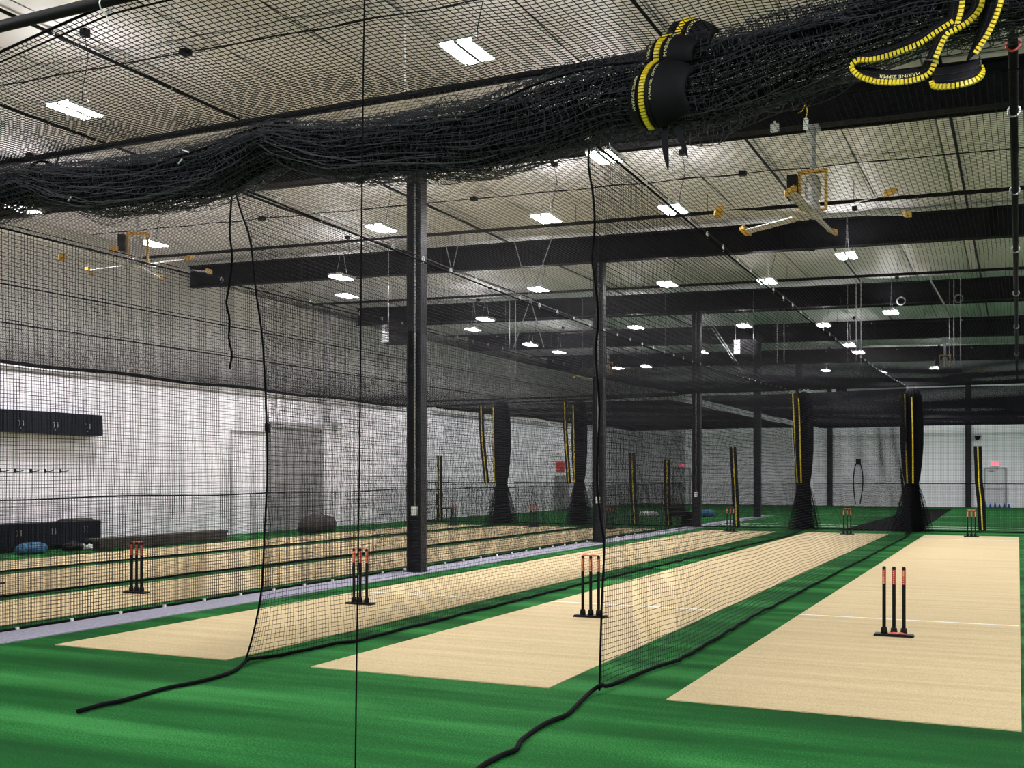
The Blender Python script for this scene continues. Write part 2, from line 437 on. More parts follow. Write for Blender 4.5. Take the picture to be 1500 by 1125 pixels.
for x, nm in ((2.7, 'just right of the overhead pipe'), (8.2, 'along the right wall')):  # lamp rows outside the view, added for extra light
    for i, y in enumerate((3.0, 11.3, 19.6, 27.9, 36.8, 45.6, 54.5)):
        put_lamp(x, y, f'twin strip ceiling light, {ORD[i]} of the unseen row {nm}')
for x, nm in ((-17.6, 'by the left wall'), (-11.85, 'left of the columns'), (-5.8, 'over the middle pitch'), (1.0, 'over the right pitch')):  # unseen lamps carrying on the rows, added for extra light
    put_lamp(x, 3.0, f'twin strip ceiling light out of frame overhead {nm}')
    put_lamp(x, -5.0, f'twin strip ceiling light behind the viewer {nm}')

# ------------------------------------------------------------------ ceiling pipes and conduits
for y, lab in ((17.8, 'black sprinkler pipe crossing just behind the nearest beam'), (22.8, 'black sprinkler pipe crossing ahead of the second beam'), (31.6, 'black sprinkler pipe crossing ahead of the third beam'),
               (37.4, 'black sprinkler pipe crossing behind the third beam'), (41.2, 'black sprinkler pipe crossing ahead of the fourth beam'), (46.6, 'black sprinkler pipe crossing behind the fourth beam'), (50.2, 'black sprinkler pipe crossing ahead of the farthest beam')):
    t = thing('sprinkler_pipe', lab, 'pipe', (-5, y, beam_bot(-5) + 0.35))
    xa, xb = -22.3, 11.5
    obj('pipe_run', MB().tube([(xa, y, beam_bot(xa) + 0.32), (xb, y, beam_bot(xb) + 0.32)], 0.04, 8), M['pipe'], t, True)
    for x in np.arange(-21, 4, 3.0):
        obj('hanger_rod', MB().tube([(x, y, beam_bot(x) + 0.36), (x, y, ceil_z(x) - 0.02)], 0.006, 5), M['pipe'], t)
        obj('sprinkler_head', MB().lathe([(0.012, 0.06), (0.02, 0.02), (0.03, 0.0), (0.03, -0.01)], (x + 1.2, y, beam_bot(x) + 0.22), 8), M['galv'], t)
for x, lab in ((-12.1, 'dark conduit running along the roof left of the columns'), (-15.4, 'dark conduit running along the roof toward the left wall'), (-4.36, 'dark conduit running along the roof over the right divider net'), (-1.0, 'dark conduit running along the roof above the right pitch')):
    t = thing('roof_conduit', lab, 'conduit', (x, 20, ceil_z(x) - 0.08))
    obj('pipe_run', MB().tube([(x, 1.0, ceil_z(x) - 0.05), (x, 44, ceil_z(x) - 0.05)], 0.025, 6), M['pipe'], t, True)
    for y in np.arange(3, 44, 4.0):
        obj('clip', MB().box((x, y, ceil_z(x) - 0.04), (0.09, 0.03, 0.07)), M['galv'], t)
for y, lab in ((12.2, 'thin cable line across the roof in front of the nearest beam'), (21.3, 'thin cable line across the roof between nearest and second beams'), (29.2, 'thin cable line across the roof behind the second beam')):
    t = thing('roof_cable', lab, 'cable', (-5, y, ceil_z(-5) - 0.05))
    obj('cable_run', MB().tube([(x, y, ceil_z(x) - 0.06 - 0.03 * math.sin(x * 2.1) ** 2) for x in np.arange(-22, 8, 0.8)], 0.012, 5), M['pipe'], t, True)
    for x in (-16.5, -10.8, -4.9):
        obj('junction_box', MB().box((x, y, ceil_z(x) - 0.07), (0.14, 0.12, 0.08)), M['pipe'], t)

# ------------------------------------------------------------------ net support pipes
def support_pipe(label, a, b, r=0.03, clamps=0, hang=True, hstep=3.0, m='pipe'):
    t = thing('support_pipe', label, 'pipe', tuple((np.array(a) + np.array(b)) / 2))
    obj('pipe_run', MB().tube([a, b], r, 10), M[m], t, True)
    A, B = np.array(a, float), np.array(b, float); n = int(np.linalg.norm(B - A) / hstep)
    if hang:
        for i in range(n + 1):
            p = A + (B - A) * (i + 0.3) / (n + 1)
            obj('hanger_cable', MB().tube([(p[0], p[1], p[2] + r), (p[0], p[1], ceil_z(p[0]) - 0.02)], 0.004, 4), M['cable'], t)
    for i in range(clamps):
        p = A + (B - A) * (i + 0.5) / clamps
        ax = 'y' if abs(B[1] - A[1]) > abs(B[0] - A[0]) else 'x'
        obj('clamp', MB().torus(tuple(p), r + 0.012, 0.009, ax, 12, 5), M['galv'], t)
    return t
support_pipe('black support pipe crossing above the near roof net, top left', (-13, 4.62, NETZ), (6, 4.62, NETZ), 0.034, 0, True, 2.2)
support_pipe('black support pipe carrying the bunched front net', (-13, 6.66, NETZ), (6, 6.66, NETZ), 0.026, 0, True, 2.2)
support_pipe('black support pipe over the far ends of the pitches', (-20.2, 34.85, NETZ + 0.02), (6, 34.85, NETZ + 0.02), 0.035, 8, True, 3.0)
tp = support_pipe('long pipe running straight away overhead above the right edge', (-0.03, 3.0, NETZ + 0.06), (-0.03, 34.7, NETZ + 0.06), 0.03, 0, False, 3)
for y in (6.35, 6.9, 7.6, 9.0, 11.5, 14.5, 18, 22, 27, 31):
    obj('clamp', MB().torus((-0.03, y, NETZ + 0.06), 0.043, 0.008, 'y', 12, 5).tube([(-0.03, y, NETZ + 0.11), (-0.03, y, NETZ + 0.16)], 0.008, 5), M['red'] if y < 8 else M['galv'], tp)

# ------------------------------------------------------------------ roof nets
wr = waves(3, 6, 0.5, 2.4)
def roof_right(x, y):
    s = np.clip((y - 7.9) / 26.9, 0, 1)
    bay = np.abs(np.sin(PI * (x + 9.9) / 3.4))
    z = NETZ - 0.20 * np.sin(PI * s) - 0.06 * bay * np.sin(PI * s) ** 0.5 + 0.02 * wr(x, y)
    return np.stack([x + 0.03 * wr(y, x), y, z], -1)
t = thing('roof_net', 'flat black roof net stretched over the three near pitches', 'net', (-3.4, 21, NETZ))
net_part(t, roof_right, -9.9, 4.0, 7.9, 34.75, 0.045, 0.55, 0.0026, rb=0.0018)
obj('edge_cable', MB().tube([(x, 7.9, NETZ) for x in np.linspace(-9.9, 4.0, 20)], 0.006, 5), M['rope'], t)
wl2 = waves(4, 6, 0.4, 1.6)
def roof_left(x, y):
    s = np.clip((x + 20.3) / 10.2, 0, 1)
    z = NETZ - 0.14 * (1 - s) - 0.12 * np.sin(PI * s) + 0.02 * wl2(x, y)
    return np.stack([x, y, z], -1)
t = thing('roof_net', 'flat black roof net over the lanes behind the column side net', 'net', (-15.2, 21, NETZ))
net_part(t, roof_left, -20.3, -10.15, 3.0, 34.9, 0.048, 0.6, 0.0013, rb=0.0017)
rope_b = [(-20.28, y, NETZ - 0.16 + 0.025 * math.sin(y * 1.3)) for y in np.arange(3.0, 35, 0.5)]
obj('edge_rope', MB().tube(rope_b, 0.045, 6), M['rope'], t, True)
obj('edge_rope', MB().tube([(x, 34.9, NETZ - 0.14 * (1 - (x + 20.3) / 10.2) - 0.03) for x in np.linspace(-20.3, -10.15, 20)], 0.03, 6), M['rope'], t, True)
wf = waves(9, 6, 0.15, 0.8)
def roof_far(x, y): return np.stack([x, y, NETZ - 0.05 + 0.05 * wf(x, y * 1.5)], -1)
t = thing('roof_net', 'flat black roof net over the far turf, left of the column row', 'net', (-15.5, 48, NETZ))
net_part(t, roof_far, -20.2, -10.9, 36.7, 61.2, 0.07, 0.9, 0.003, rb=0.003)
obj('edge_rope', MB().tube([(-20.2, y, NETZ - 0.05 + 0.05 * float(wf(-20.2, y * 1.5))) for y in np.arange(36.7, 61.3, 0.8)], 0.04, 6), M['rope'], t, True)
t = thing('roof_net', 'sagging black roof net over the far turf on the right', 'net', (-3, 48, NETZ))
net_part(t, roof_far, -9.9, 6.0, 35.2, 61.2, 0.07, 0.9, 0.003, rb=0.003)
obj('edge_rope', MB().tube([(x, 61.2, NETZ - 0.05 + 0.05 * float(wf(x, 61.2 * 1.5))) for x in np.arange(-9.9, 6.1, 0.6)], 0.03, 6), M['rope'], t, True)

# front roof net: hangs between the two near pipes, its left corner has come off the first pipe
wn = waves(21, 6, 1.2, 4.0)
def edge_y(x):
    return np.where(x > -4.65, 4.62, 4.62 + 0.18 * np.clip((-4.65 - x) / 1.05, 0, 6) ** 1.1)
def roof_front(x, v):
    e = edge_y(x); y = e + (6.62 - e) * v
    z = NETZ - 0.025 - 0.05 * np.sin(PI * v) - 0.03 * np.clip((-4.65 - x) / 1.2, 0, 1) * (1 - v) + 0.03 * wn(x, y) * np.sin(PI * v) + 0.012 * np.sin(9 * x + 3 * v) * v
    return np.stack([x + 0.035 * wn(y * 1.3, x) * v, y, z], -1)
t = thing('roof_net', 'near black roof net spread overhead between the two front pipes', 'net', (-3.4, 5.6, NETZ))
net_part(t, lambda u, v: roof_front(u, v / 2.05), -9.6, 3.5, 0.0, 2.05, 0.046, 0.16, 0.0028, cellv=0.044)
xs = np.arange(-9.6, 3.51, 0.12); ed = roof_front(xs, np.zeros_like(xs))
obj('edge_rope', MB().tube([tuple(p) for p in ed], 0.009, 5), M['rope'], t)
ed2 = ed + np.array([0, 0.06, -0.02]); obj('edge_rope', MB().tube([tuple(p) for p in ed2], 0.006, 5), M['rope'], t)
for x in (-4.67, -3.9, -3.1, -2.3, -1.5, -0.7):
    obj('cable_tie', MB().torus((x, 4.62, NETZ - 0.025), 0.042, 0.005, 'x', 10, 4).tube([(x, 4.62, NETZ - 0.06), (x + 0.015, 4.64, NETZ - 0.13)], 0.004, 4), M['white'], t)

# ------------------------------------------------------------------ divider nets
def divider(label, xs_top, bottom_pts, edge_pts, top_z, y0, y1, seed, hooks=True, hz=None, tail=None, knot=True, rr=0.0016, rb=0.0027):
    wv = waves(seed, 6, 0.6, 2.2)
    bp = np.array(bottom_pts); ep = np.array(edge_pts)   # bottom rope (x,y), near edge (x,z)
    t = thing('divider_net', label, 'net', (xs_top, (y0 + y1) / 2, 0))
    def fn(y, v):           # v: 0 bottom .. 1 top
        zt = top_z(y); z = 0.03 + (zt - 0.03) * v
        xb = np.interp(y, bp[:, 1], bp[:, 0])
        k = (1 - v) ** 1.5
        x = xs_top * (1 - k) + xb * k + 0.035 * wv(y, z * 1.4) * np.sin(PI * v)
        if len(ep):
            xe = np.interp(z, ep[::-1, 1], ep[::-1, 0]); fall = np.exp(-(y - y0) / 0.6)
            x = x * (1 - fall) + xe * fall
        z = z + 0.02 * wv(y * 2.2, x + z * 3) * (1 - v)
        return np.stack([x, y, z], -1)
    H = 4.3
    net_part(t, lambda u, v: fn(u, v / H), y0, y1, 0.0, H, 0.042, 0.33, rr, rb=rb)
    yy = np.arange(y0, y1 + 0.01, 0.2)
    top = fn(yy, np.ones_like(yy)); cab = top + np.array([0, 0, 0.05])
    obj('top_rope', MB().tube([tuple(p) for p in top], 0.011, 5), M['rope'], t)
    obj('top_cable', MB().tube([tuple(p) for p in cab], 0.005, 5), M['pipe'], t)
    bot = fn(yy, np.zeros_like(yy)); wob = RNG.normal(0, 0.010, len(bot)); bot[:, 0] += wob; bot[:, 2] = 0.02 + np.abs(RNG.normal(0, 0.006, len(bot)))
    brope = [tuple(p) for p in bot]
    if tail: brope = smooth_line(tail[::-1], 5)[:-1] + brope[1:]
    obj('bottom_rope', MB().tube(brope, 0.017, 7), M['rope'], t, True)
    if len(ep):
        z0 = np.array([(e[0], y0 - 0.0, e[1]) for e in edge_pts])
        obj('edge_rope', MB().tube(smooth_line(z0, 4), 0.0085, 6), M['rope'], t, True)
    if hooks:
        hm = MB().torus((0, 0, 0.0), 0.034, 0.0065, 'x', 10, 5); hm.v = [(a, b * 0.7, c) for a, b, c in hm.v]
        me = bpy.data.meshes.new('hook'); me.from_pydata(hm.v, [], hm.f); me.update(); me.materials.append(M['heater'])
        for y in np.arange(y0 + 0.62, y1, 0.69):
            p = fn(np.array(y), np.array(1.0))
            o = _link('hook', me, None, t); o.location = tuple(p + np.array([0, 0, 0.025]) - np.array(ROOT[t.name]))
    if knot:
        p = fn(np.array(y0), np.array(1.0)); k = MB()
        for a in range(5): k.tube([tuple(p + np.array([0, 0, 0.03])), tuple(p + np.array([0.05 * math.cos(a * 1.3), 0.03 * math.sin(a * 2), 0.05 + 0.05 * math.sin(a * 1.7)]))], 0.006, 4)
        k.torus(tuple(p + np.array([0, 0, 0.02])), 0.022, 0.008, 'x', 8, 5)
        obj('tie_knot', k, M['white'], t)
    return t
topz = lambda y: 4.30 - 0.20 * np.sin(PI * np.clip((y - 7.9) / 26.9, 0, 1)) ** 0.8 + 0.04 * np.clip((y - 7.9) / 26.9, 0, 1)
divider('tall black divider net between the middle and right pitches', -2.99,
        [(-2.95, 7.9), (-2.90, 8.34), (-2.85, 9.1), (-2.77, 9.57), (-2.81, 11.3), (-2.83, 12.44), (-2.84, 15.8), (-2.76, 31.0), (-2.85, 34.7)],
        [(-3.03, 4.30), (-3.04, 4.1), (-3.0, 3.85), (-2.99, 3.59), (-3.01, 3.37), (-2.98, 3.16), (-2.96, 2.89), (-2.98, 2.63), (-2.95, 2.2), (-2.97, 1.67), (-2.94, 1.35), (-2.91, 1.14), (-2.93, 0.71), (-2.95, 0.02)],
        topz, 7.97, 33.95, 31, tail=[(-2.94, 8.1, 0.03), (-2.94, 7.97, 0.06), (-2.98, 7.87, 0.03), (-2.93, 7.5, 0.02), (-2.86, 7.07, 0.02), (-2.89, 6.76, 0.02), (-2.85, 6.3, 0.02), (-2.78, 6.05, 0.02), (-2.80, 5.85, 0.02), (-2.78, 5.5, 0.02), (-2.6, 5.0, 0.02)])
divider('tall black divider net between the middle pitch and the columns', -6.38,
        [(-6.28, 7.8), (-6.3, 8.1), (-6.12, 8.3), (-6.14, 8.83), (-6.04, 9.32), (-6.06, 10.7), (-6.07, 14.2), (-6.0, 20.9), (-5.75, 30.3), (-6.0, 34.6)],
        [(-6.42, 4.30), (-6.34, 4.06), (-6.26, 3.87), (-6.22, 3.70), (-6.17, 3.31), (-6.10, 2.88), (-6.06, 2.23), (-6.05, 1.67), (-6.08, 1.18), (-6.11, 0.69), (-6.19, 0.32), (-6.29, 0.02)],
        topz, 7.88, 33.95, 32, tail=[(-6.29, 8.0, 0.03), (-6.26, 7.87, 0.04), (-6.07, 7.43, 0.02), (-6.02, 6.95, 0.02), (-6.07, 6.61, 0.02), (-6.03, 6.14, 0.02), (-6.06, 5.95, 0.02), (-6.04, 5.72, 0.02)])
tag(obj('hanging_rope', MB().tube(smooth_line([(-6.42, 7.86, 4.28), (-6.45, 7.86, 3.89), (-6.43, 7.87, 3.64), (-6.47, 7.86, 3.33), (-6.48, 7.85, 3.24), (-6.45, 7.86, 3.09), (-6.46, 7.86, 2.93), (-6.42, 7.85, 2.78), (-6.45, 7.86, 2.65)], 4), 0.009, 6), M['rope']),
    'loose black rope dangling beside the left divider net', 'rope')
flat = lambda y: NETZ - 0.02 + 0 * y
t = divider('black side net along the grey strip in front of the left lanes', -9.9, [(-9.88, 3.0), (-9.9, 34.8)], [], flat, 3.0, 34.8, 33, tail=None, knot=False, rr=0.0033, rb=0.0033)
def side_low(y, z): return np.stack([-9.93 + 0.01 * np.sin(3 * y), y + 0.013, z + 0.017], -1)
net_part(t, side_low, 3.0, 34.8, 0.0, 1.42, 0.042, 0.5, 0.0022, name='lower_mesh')
obj('seam_rope', MB().tube([(-9.92, y, 1.43 + 0.012 * math.sin(2 * y)) for y in np.arange(3, 34.9, 0.4)], 0.009, 5), M['rope'], t)
cm = MB().box((0, 0, 0), (0.03, 0.03, 0.03)); cme = bpy.data.meshes.new('clip'); cme.from_pydata(cm.v, [], cm.f); cme.update(); cme.materials.append(M['white'])
for y in np.arange(7.0, 30, 0.75):
    o = _link('clip', cme, None, t); o.location = (-9.86 + 9.9, y - 18.9, 0.03)
divider('black divider net between the two lanes nearest the side net', -12.75, [(-12.75, 2.0), (-12.6, 34.8)], [], flat, 2.2, 33.9, 34, hooks=False, knot=False, rr=0.0014, rb=0.0016)
divider('black divider net in the lane row nearest the left wall', -15.95, [(-15.9, 2.0), (-16.1, 34.8)], [], flat, 2.2, 33.9, 35, hooks=False, knot=False, rr=0.0014, rb=0.0016)

# ------------------------------------------------------------------ zipper tape builder
def tooth_strip(path, normal_fn, mb, step=0.02, size=(0.016, 0.03, 0.014)):
    """teeth along a path: path (n,3); each tooth a small block across the path"""
    P = np.array(path); seg = np.linalg.norm(np.diff(P, axis=0), axis=1); L = np.concatenate([[0], np.cumsum(seg)])
    for s in np.arange(step / 2, L[-1], step):
        p = np.array([np.interp(s, L, P[:, k]) for k in range(3)])
        q = np.array([np.interp(min(s + 0.01, L[-1]), L, P[:, k]) for k in range(3)]); q0 = np.array([np.interp(max(s - 0.01, 0), L, P[:, k]) for k in range(3)])
        tt = q - q0; tt /= max(np.linalg.norm(tt), 1e-9)
        n = np.array(normal_fn(s / L[-1])); n = n - tt * n.dot(tt); n /= max(np.linalg.norm(n), 1e-9); b = np.cross(tt, n)
        a, c, d = size[0] / 2 * 0.8, size[1] / 2, size[2] / 2
        mb.hexa([tuple(p + i * a * tt + j * c * b + k * d * n) for k in (-1, 1) for i, j in ((-1, -1), (1, -1), (1, 1), (-1, 1))])
    return mb

def hanging_zip(parent, pts, width=0.22, yoff=-0.03):
    """strip of black tape with a yellow zip down the middle, following (x, z) points on a net"""
    org = pts; mb = MB(); y = org[0][1]
    L = smooth_line(pts, 4)
    tape = MB(); vs = []; n = len(L)
    for p in L:
        vs += [(p[0] - width / 2, p[1], p[2]), (p[0] + width / 2, p[1], p[2]), (p[0] + width / 2, p[1] + 0.012, p[2]), (p[0] - width / 2, p[1] + 0.012, p[2])]
    fs = [(0, 1, 2, 3), (4 * n - 1, 4 * n - 2, 4 * n - 3, 4 * n - 4)]
    for i in range(n - 1):
        for j in range(4): fs.append((4 * i + j, 4 * i + 4 + j, 4 * i + 4 + (j + 1) % 4, 4 * i + (j + 1) % 4))
    tape.add(vs, fs)
    tp_ = obj('zipper_tape', tape, M['tape'], parent)
    teeth = tooth_strip([(p[0], p[1] - 0.008, p[2]) for p in L], lambda s: (0, 1, 0), MB(), 0.05, (0.05, 0.036, 0.012))
    z = obj('zipper_teeth', teeth, M['yellow'], tp_); z['kind'] = 'stuff'

# ------------------------------------------------------------------ end nets and gathered nets at the far end
EY = 34.85
def end_net(x0, x1, label, seed):
    t = thing('end_net', label, 'net', ((x0 + x1) / 2, EY, 0))
    wv = waves(seed, 5, 0.8, 2.5)
    f = lambda x, z: np.stack([x, EY + 0.03 * wv(x, z), z], -1)
    net_part(t, f, x0, x1, 0.02, NETZ - 0.04, 0.046, 0.7, 0.0026)
    net_part(t, lambda x, z: np.stack([x + 0.015, EY + 0.05 + 0.02 * wv(x, z), z + 0.02], -1), x0, x1, 0.02, 1.42, 0.046, 0.7, 0.0026, name='lower_mesh')
    obj('seam_rope', MB().tube([(x, EY, 1.44) for x in np.linspace(x0, x1, 12)], 0.012, 5), M['rope'], t)
    obj('bottom_rope', MB().tube([(x, EY, 0.03) for x in np.linspace(x0, x1, 12)], 0.018, 5), M['rope'], t)
    return t
t = end_net(-2.75, 4.0, 'black end net behind the far stumps of the right pitch', 41)
hanging_zip(t, [(-1.08, EY - 0.08, 2.53), (-1.06, EY - 0.08, 1.9), (-1.05, EY - 0.08, 1.5), (-0.99, EY - 0.08, 0.9), (-0.95, EY - 0.08, 0.06)])
t = end_net(-5.8, -3.15, 'black end net between the two right gathered nets', 42)
t = end_net(-9.33, -6.2, 'black end net behind the pitch beside the columns', 43)
hanging_zip(t, [(-8.32, EY - 0.08, 2.6), (-8.25, EY - 0.08, 1.3), (-8.2, EY - 0.08, 0.05)])
t = end_net(-13.2, -9.75, 'black end net left of the third column', 44)
hanging_zip(t, [(-11.72, EY - 0.08, 2.45), (-11.68, EY - 0.08, 1.3), (-11.62, EY - 0.08, 0.03)]); hanging_zip(t, [(-10.5, EY - 0.08, 2.2), (-10.5, EY - 0.08, 1.2), (-10.45, EY - 0.08, 0.03)])
t = end_net(-16.1, -13.7, 'black end net between the two left gathered nets', 45)
hanging_zip(t, [(-14.15, EY - 0.08, 4.35), (-14.1, EY - 0.08, 3.0), (-13.98, EY - 0.08, 1.4)], 0.16)
t = end_net(-20.2, -16.6, 'black end net nearest the left wall', 46)
hanging_zip(t, [(-17.35, EY - 0.08, 4.28), (-17.3, EY - 0.08, 3.0), (-17.12, EY - 0.08, 1.4)], 0.2); hanging_zip(t, [(-19.02, EY - 0.08, 2.4), (-19.02, EY - 0.08, 1.2), (-19.0, EY - 0.08, 0.03)], 0.2)

GY = EY - 0.46
def gathered(x, label, seed, wtop=1.0, zips=()):
    t = thing('gathered_net', label, 'net', (x, GY, 0))
    g = np.random.default_rng(seed); n = 60
    prof = [(0.08, 4.28), (0.18, 4.2), (0.24, 4.05), (0.27, 3.7), (0.285, 3.2), (0.285, 2.6), (0.26, 2.1), (0.22, 1.7), (0.185, 1.48), (0.17, 1.40)]
    ph = g.uniform(0, 6.28, 4)
    def ring(r, z, amp):
        out = []
        for j in range(n):
            a = 2 * PI * j / n
            rr = r * wtop * (1 + amp * (0.55 * math.sin(13 * a + ph[0] + 0.4 * z) + 0.3 * math.sin(7 * a + ph[1]) + 0.15 * math.sin(23 * a + ph[2] + z)))
            out.append((x + rr * math.cos(a), GY + rr * 0.85 * math.sin(a), z))
        return out
    def body(pr, amp):
        mb = MB(); vs = []; fs = []
        for r, z in pr: vs += ring(r, z, amp)
        for i in range(len(pr) - 1):
            for j in range(n): fs.append((i * n + j, (i + 1) * n + j, (i + 1) * n + (j + 1) % n, i * n + (j + 1) % n))
        fs.append(tuple(range(n))); fs.append(tuple(range((len(pr) - 1) * n + n - 1, (len(pr) - 1) * n - 1, -1)))
        return mb.add(vs, fs)
    obj('folded_body', body(prof, 0.14), M['net'], t, True)
    obj('waist_tie', MB().torus((x, GY, 1.40), 0.19 * wtop, 0.025, 'z', 16, 6), M['rope'], t, True)
    obj('skirt_core', body([(0.17, 1.40), (0.19, 1.1), (0.22, 0.7), (0.27, 0.3), (0.30, 0.03)], 0.2), M['net'], t, True)
    def sk(a, h):
        r = (0.17 + 0.36 * (1 - h / 1.4) ** 0.8) * wtop * (1 + 0.10 * np.sin(9 * a + 1.0))
        return np.stack([x + r * np.cos(a), GY + 0.7 * r * np.sin(a), 0.02 + h * 0.98], -1)
    net_part(t, sk, 0.0, 2 * PI, 0.0, 1.4, 0.075, 0.12, 0.003, name='skirt_mesh', cellv=0.04)
    def sk2(a, h):
        r = (0.16 + 0.26 * (1 - h / 1.4) ** 0.8) * wtop * (1 + 0.10 * np.sin(7 * a))
        return np.stack([x + r * np.cos(a), GY + 0.7 * r * np.sin(a), 0.02 + h * 0.98], -1)
    net_part(t, sk2, 0.0, 2 * PI, 0.0, 1.4, 0.08, 0.12, 0.003, name='skirt_mesh', cellv=0.04)
    for k in range(3):
        obj('carabiner', MB().torus((x - 0.12 + 0.12 * k, GY - 0.03, 4.30), 0.035, 0.009, 'y', 10, 5), M['galv'], t)
    for zp in zips:
        hanging_zip(t, [(x + a, GY - 0.31, z) for a, z in zp], 0.07)
gathered(-2.87, 'gathered black net with two yellow zips beside the right pitch end', 1, 1.05, [[(-0.17, 4.1), (-0.15, 3.0), (-0.10, 1.45)], [(0.02, 4.0), (0.05, 3.0), (0.06, 1.45)]])
gathered(-6.0, 'gathered black net at the far end of the middle pitch', 2, 0.9, [[(-0.12, 4.05), (-0.08, 3.0), (-0.04, 1.45)]])
hanging_zip(tag(thing('zipper_strip', 'narrow yellow zip strip hanging left of the middle gathered net', 'zipper', (-6.35, EY - 0.1, 1.4)), None), [(-6.42, EY - 0.1, 4.25), (-6.36, EY - 0.1, 3.0), (-6.28, EY - 0.1, 1.45)], 0.10)
gathered(-13.45, 'gathered black net half hidden by the second column', 3, 0.9, [[(-0.1, 4.05), (-0.08, 3.0), (-0.04, 1.45)]])
gathered(-16.35, 'gathered black net seen between the first and second columns', 4, 1.05, [[(-0.19, 4.05), (-0.17, 3.0), (-0.13, 1.45)]])

# ------------------------------------------------------------------ bunched front net
BX = np.array([-12, -9.0, -7.74, -7.23, -6.6, -6.0, -5.4, -4.85, -4.3, -3.7, -3.2, -2.77, -2.31, -1.65, -1.05, -0.5, 0.3, 1.5, 3.5])
BT = np.array([4.2, 4.2, 4.22, 4.20, 4.16, 4.14, 4.17, 4.24, 4.15, 4.15, 4.17, 4.24, 4.28, 4.31, 4.38, 4.42, 4.42, 4.42, 4.4])
BB = np.array([3.8, 3.78, 3.84, 3.92, 3.74, 3.72, 3.75, 3.95, 3.76, 3.72, 3.66, 3.72, 3.82, 3.78, 3.93, 4.06, 4.1, 4.0, 4.0])
g0 = waves(71, 7, 0.6, 3.5); g1 = waves(72, 7, 1.0, 6.0); g2 = waves(73, 7, 2.0, 9.0)
def bundle(seed, turns, rad):
    a0 = waves(seed, 6, 0.5, 3.0); a1 = waves(seed + 1, 8, 2.0, 9.0); a2 = waves(seed + 2, 8, 6.0, 22.0)
    def fn(x, v):
        zt = np.interp(x, BX, BT); zb = np.interp(x, BX, BB); zc = (zt + zb) / 2; hb = (zt - zb) / 2
        an = 2 * PI * turns * v + 0.5 * a0(x * 1.3, v * 6)
        rho = rad * (0.78 + 0.34 * a1(x * 0.9, v * 11) + 0.06 * a2(x * 0.5, v * 5))
        y = 6.50 + 0.21 * rho * np.cos(an) * 1.25
        z = zc + hb * 1.15 * rho * np.sin(an)
        return np.stack([x + 0.10 * a1(v * 9, x * 1.3) + 0.012 * a2(x, v * 5), y, z], -1)
    return fn
t = thing('bunched_net', 'thick swag of bunched black netting hung along the front pipe', 'net', (-3.4, 6.5, 4.0))
for k, (sd, tu, rad) in enumerate(((101, 1.6, 1.15), (111, 1.4, 0.8), (121, 2.1, 1.0), (131, 1.5, 0.6))):
    fn = bundle(sd, tu, rad)
    net_part(t, lambda u, v, fn=fn: fn(u, v / 3.0), -10.0, 2.5, 0.0, 3.0, 0.058, 0.06, 0.0027, m=(M['net'] if k in (1, 3) else M['netblue']), name='folded_mesh', cellv=0.062)
def drape(x, v):
    zb = np.interp(x, BX, BT) - 0.12
    z = (NETZ - 0.02) * (1 - v) + zb * v + 0.02 * g1(x * 1.4, v * 3)
    y = 6.64 - 0.22 * np.sin(PI * 0.5 * v) + 0.03 * g2(x, v * 4) * v
    return np.stack([x + 0.03 * g1(v * 3, x) * v, y, z], -1)
net_part(t, lambda u, v: drape(u, v / 0.4), -10.0, 2.5, 0.0, 0.4, 0.042, 0.1, 0.002, m=M['netblue'], name='drape_mesh')
for k, ph in enumerate((0.2, 1.7)):
    xs = np.arange(-10, 2.5, 0.1); cz = np.interp(xs, BX, (BT + BB) / 2)
    hb = np.interp(xs, BX, (BT - BB) / 2)
    pts = [(float(x), 6.31 - 0.02 * k, float(c + h * (0.55 * math.sin(0.9 * x + ph * 2) + 0.2 * math.sin(2.3 * x + ph)))) for x, c, h in zip(xs, cz, hb)]
    obj('fold_rope', MB().tube(pts, 0.008, 5), M['rope'], t, True)
g5 = np.random.default_rng(5)
for x in (-7.23, -4.85):
    st = MB()
    for k in range(13):
        ln = g5.uniform(0.9, 2.1); dip = 0.04 + 0.016 * k; y = 6.22 + g5.uniform(-0.03, 0.03)
        sg = 1 if k % 5 else -1
        ze = float(np.interp(x + sg * ln, BX, (BT + BB) / 2)) + 0.15 - 0.018 * k
        pts = [(x + sg * ln * q, y + 0.03 * math.sin(6 * q + k), 4.16 - 0.012 * k + (ze - 4.16) * q - dip * math.sin(PI * q * 0.8) + 0.006 * math.sin(30 * q + k)) for q in np.linspace(0, 1, 24)]
        lo = [float(np.interp(p[0], BX, BB)) + 0.03 for p in pts]
        st.tube([(p[0], p[1], max(p[2], l)) for p, l in zip(pts, lo)], 0.0026, 4)
    so = obj('slack_strands', st, M['twine_hi'], t); so['kind'] = 'stuff'
    c = MB()
    for k in range(3):
        pts = [(x + 0.02 * k, 6.5 + 0.17 * math.cos(a), 4.1 + 0.15 * math.sin(a)) for a in np.linspace(0, 2 * PI, 17)]
        c.tube(pts, 0.006, 5, False)
    c.tube([(x, 6.6, 4.22), (x, 6.66, NETZ)], 0.008, 5); obj('tie_cord', c, M['rope'], t, True)
for x, z, s in ((-6.7, 3.82, 1), (-5.5, 4.05, -1), (-5.6, 3.98, 1)):
    obj('cable_tie', MB().tube([(x, 6.25, z), (x + 0.05 * s, 6.23, z + 0.02)], 0.006, 5), M['white'], t)
tag(obj('near_cord', MB().tube(smooth_line([(-2.98, 4.70, NETZ - 0.06), (-2.99, 4.68, 4.08), (-3.0, 4.67, 3.05), (-3.01, 4.67, 2.02), (-3.02, 4.66, 0.99), (-3.035, 4.66, 0.0)], 3), 0.0042, 6), M['rope']),
    'thin dark cord hanging straight down close to the viewer', 'cord')

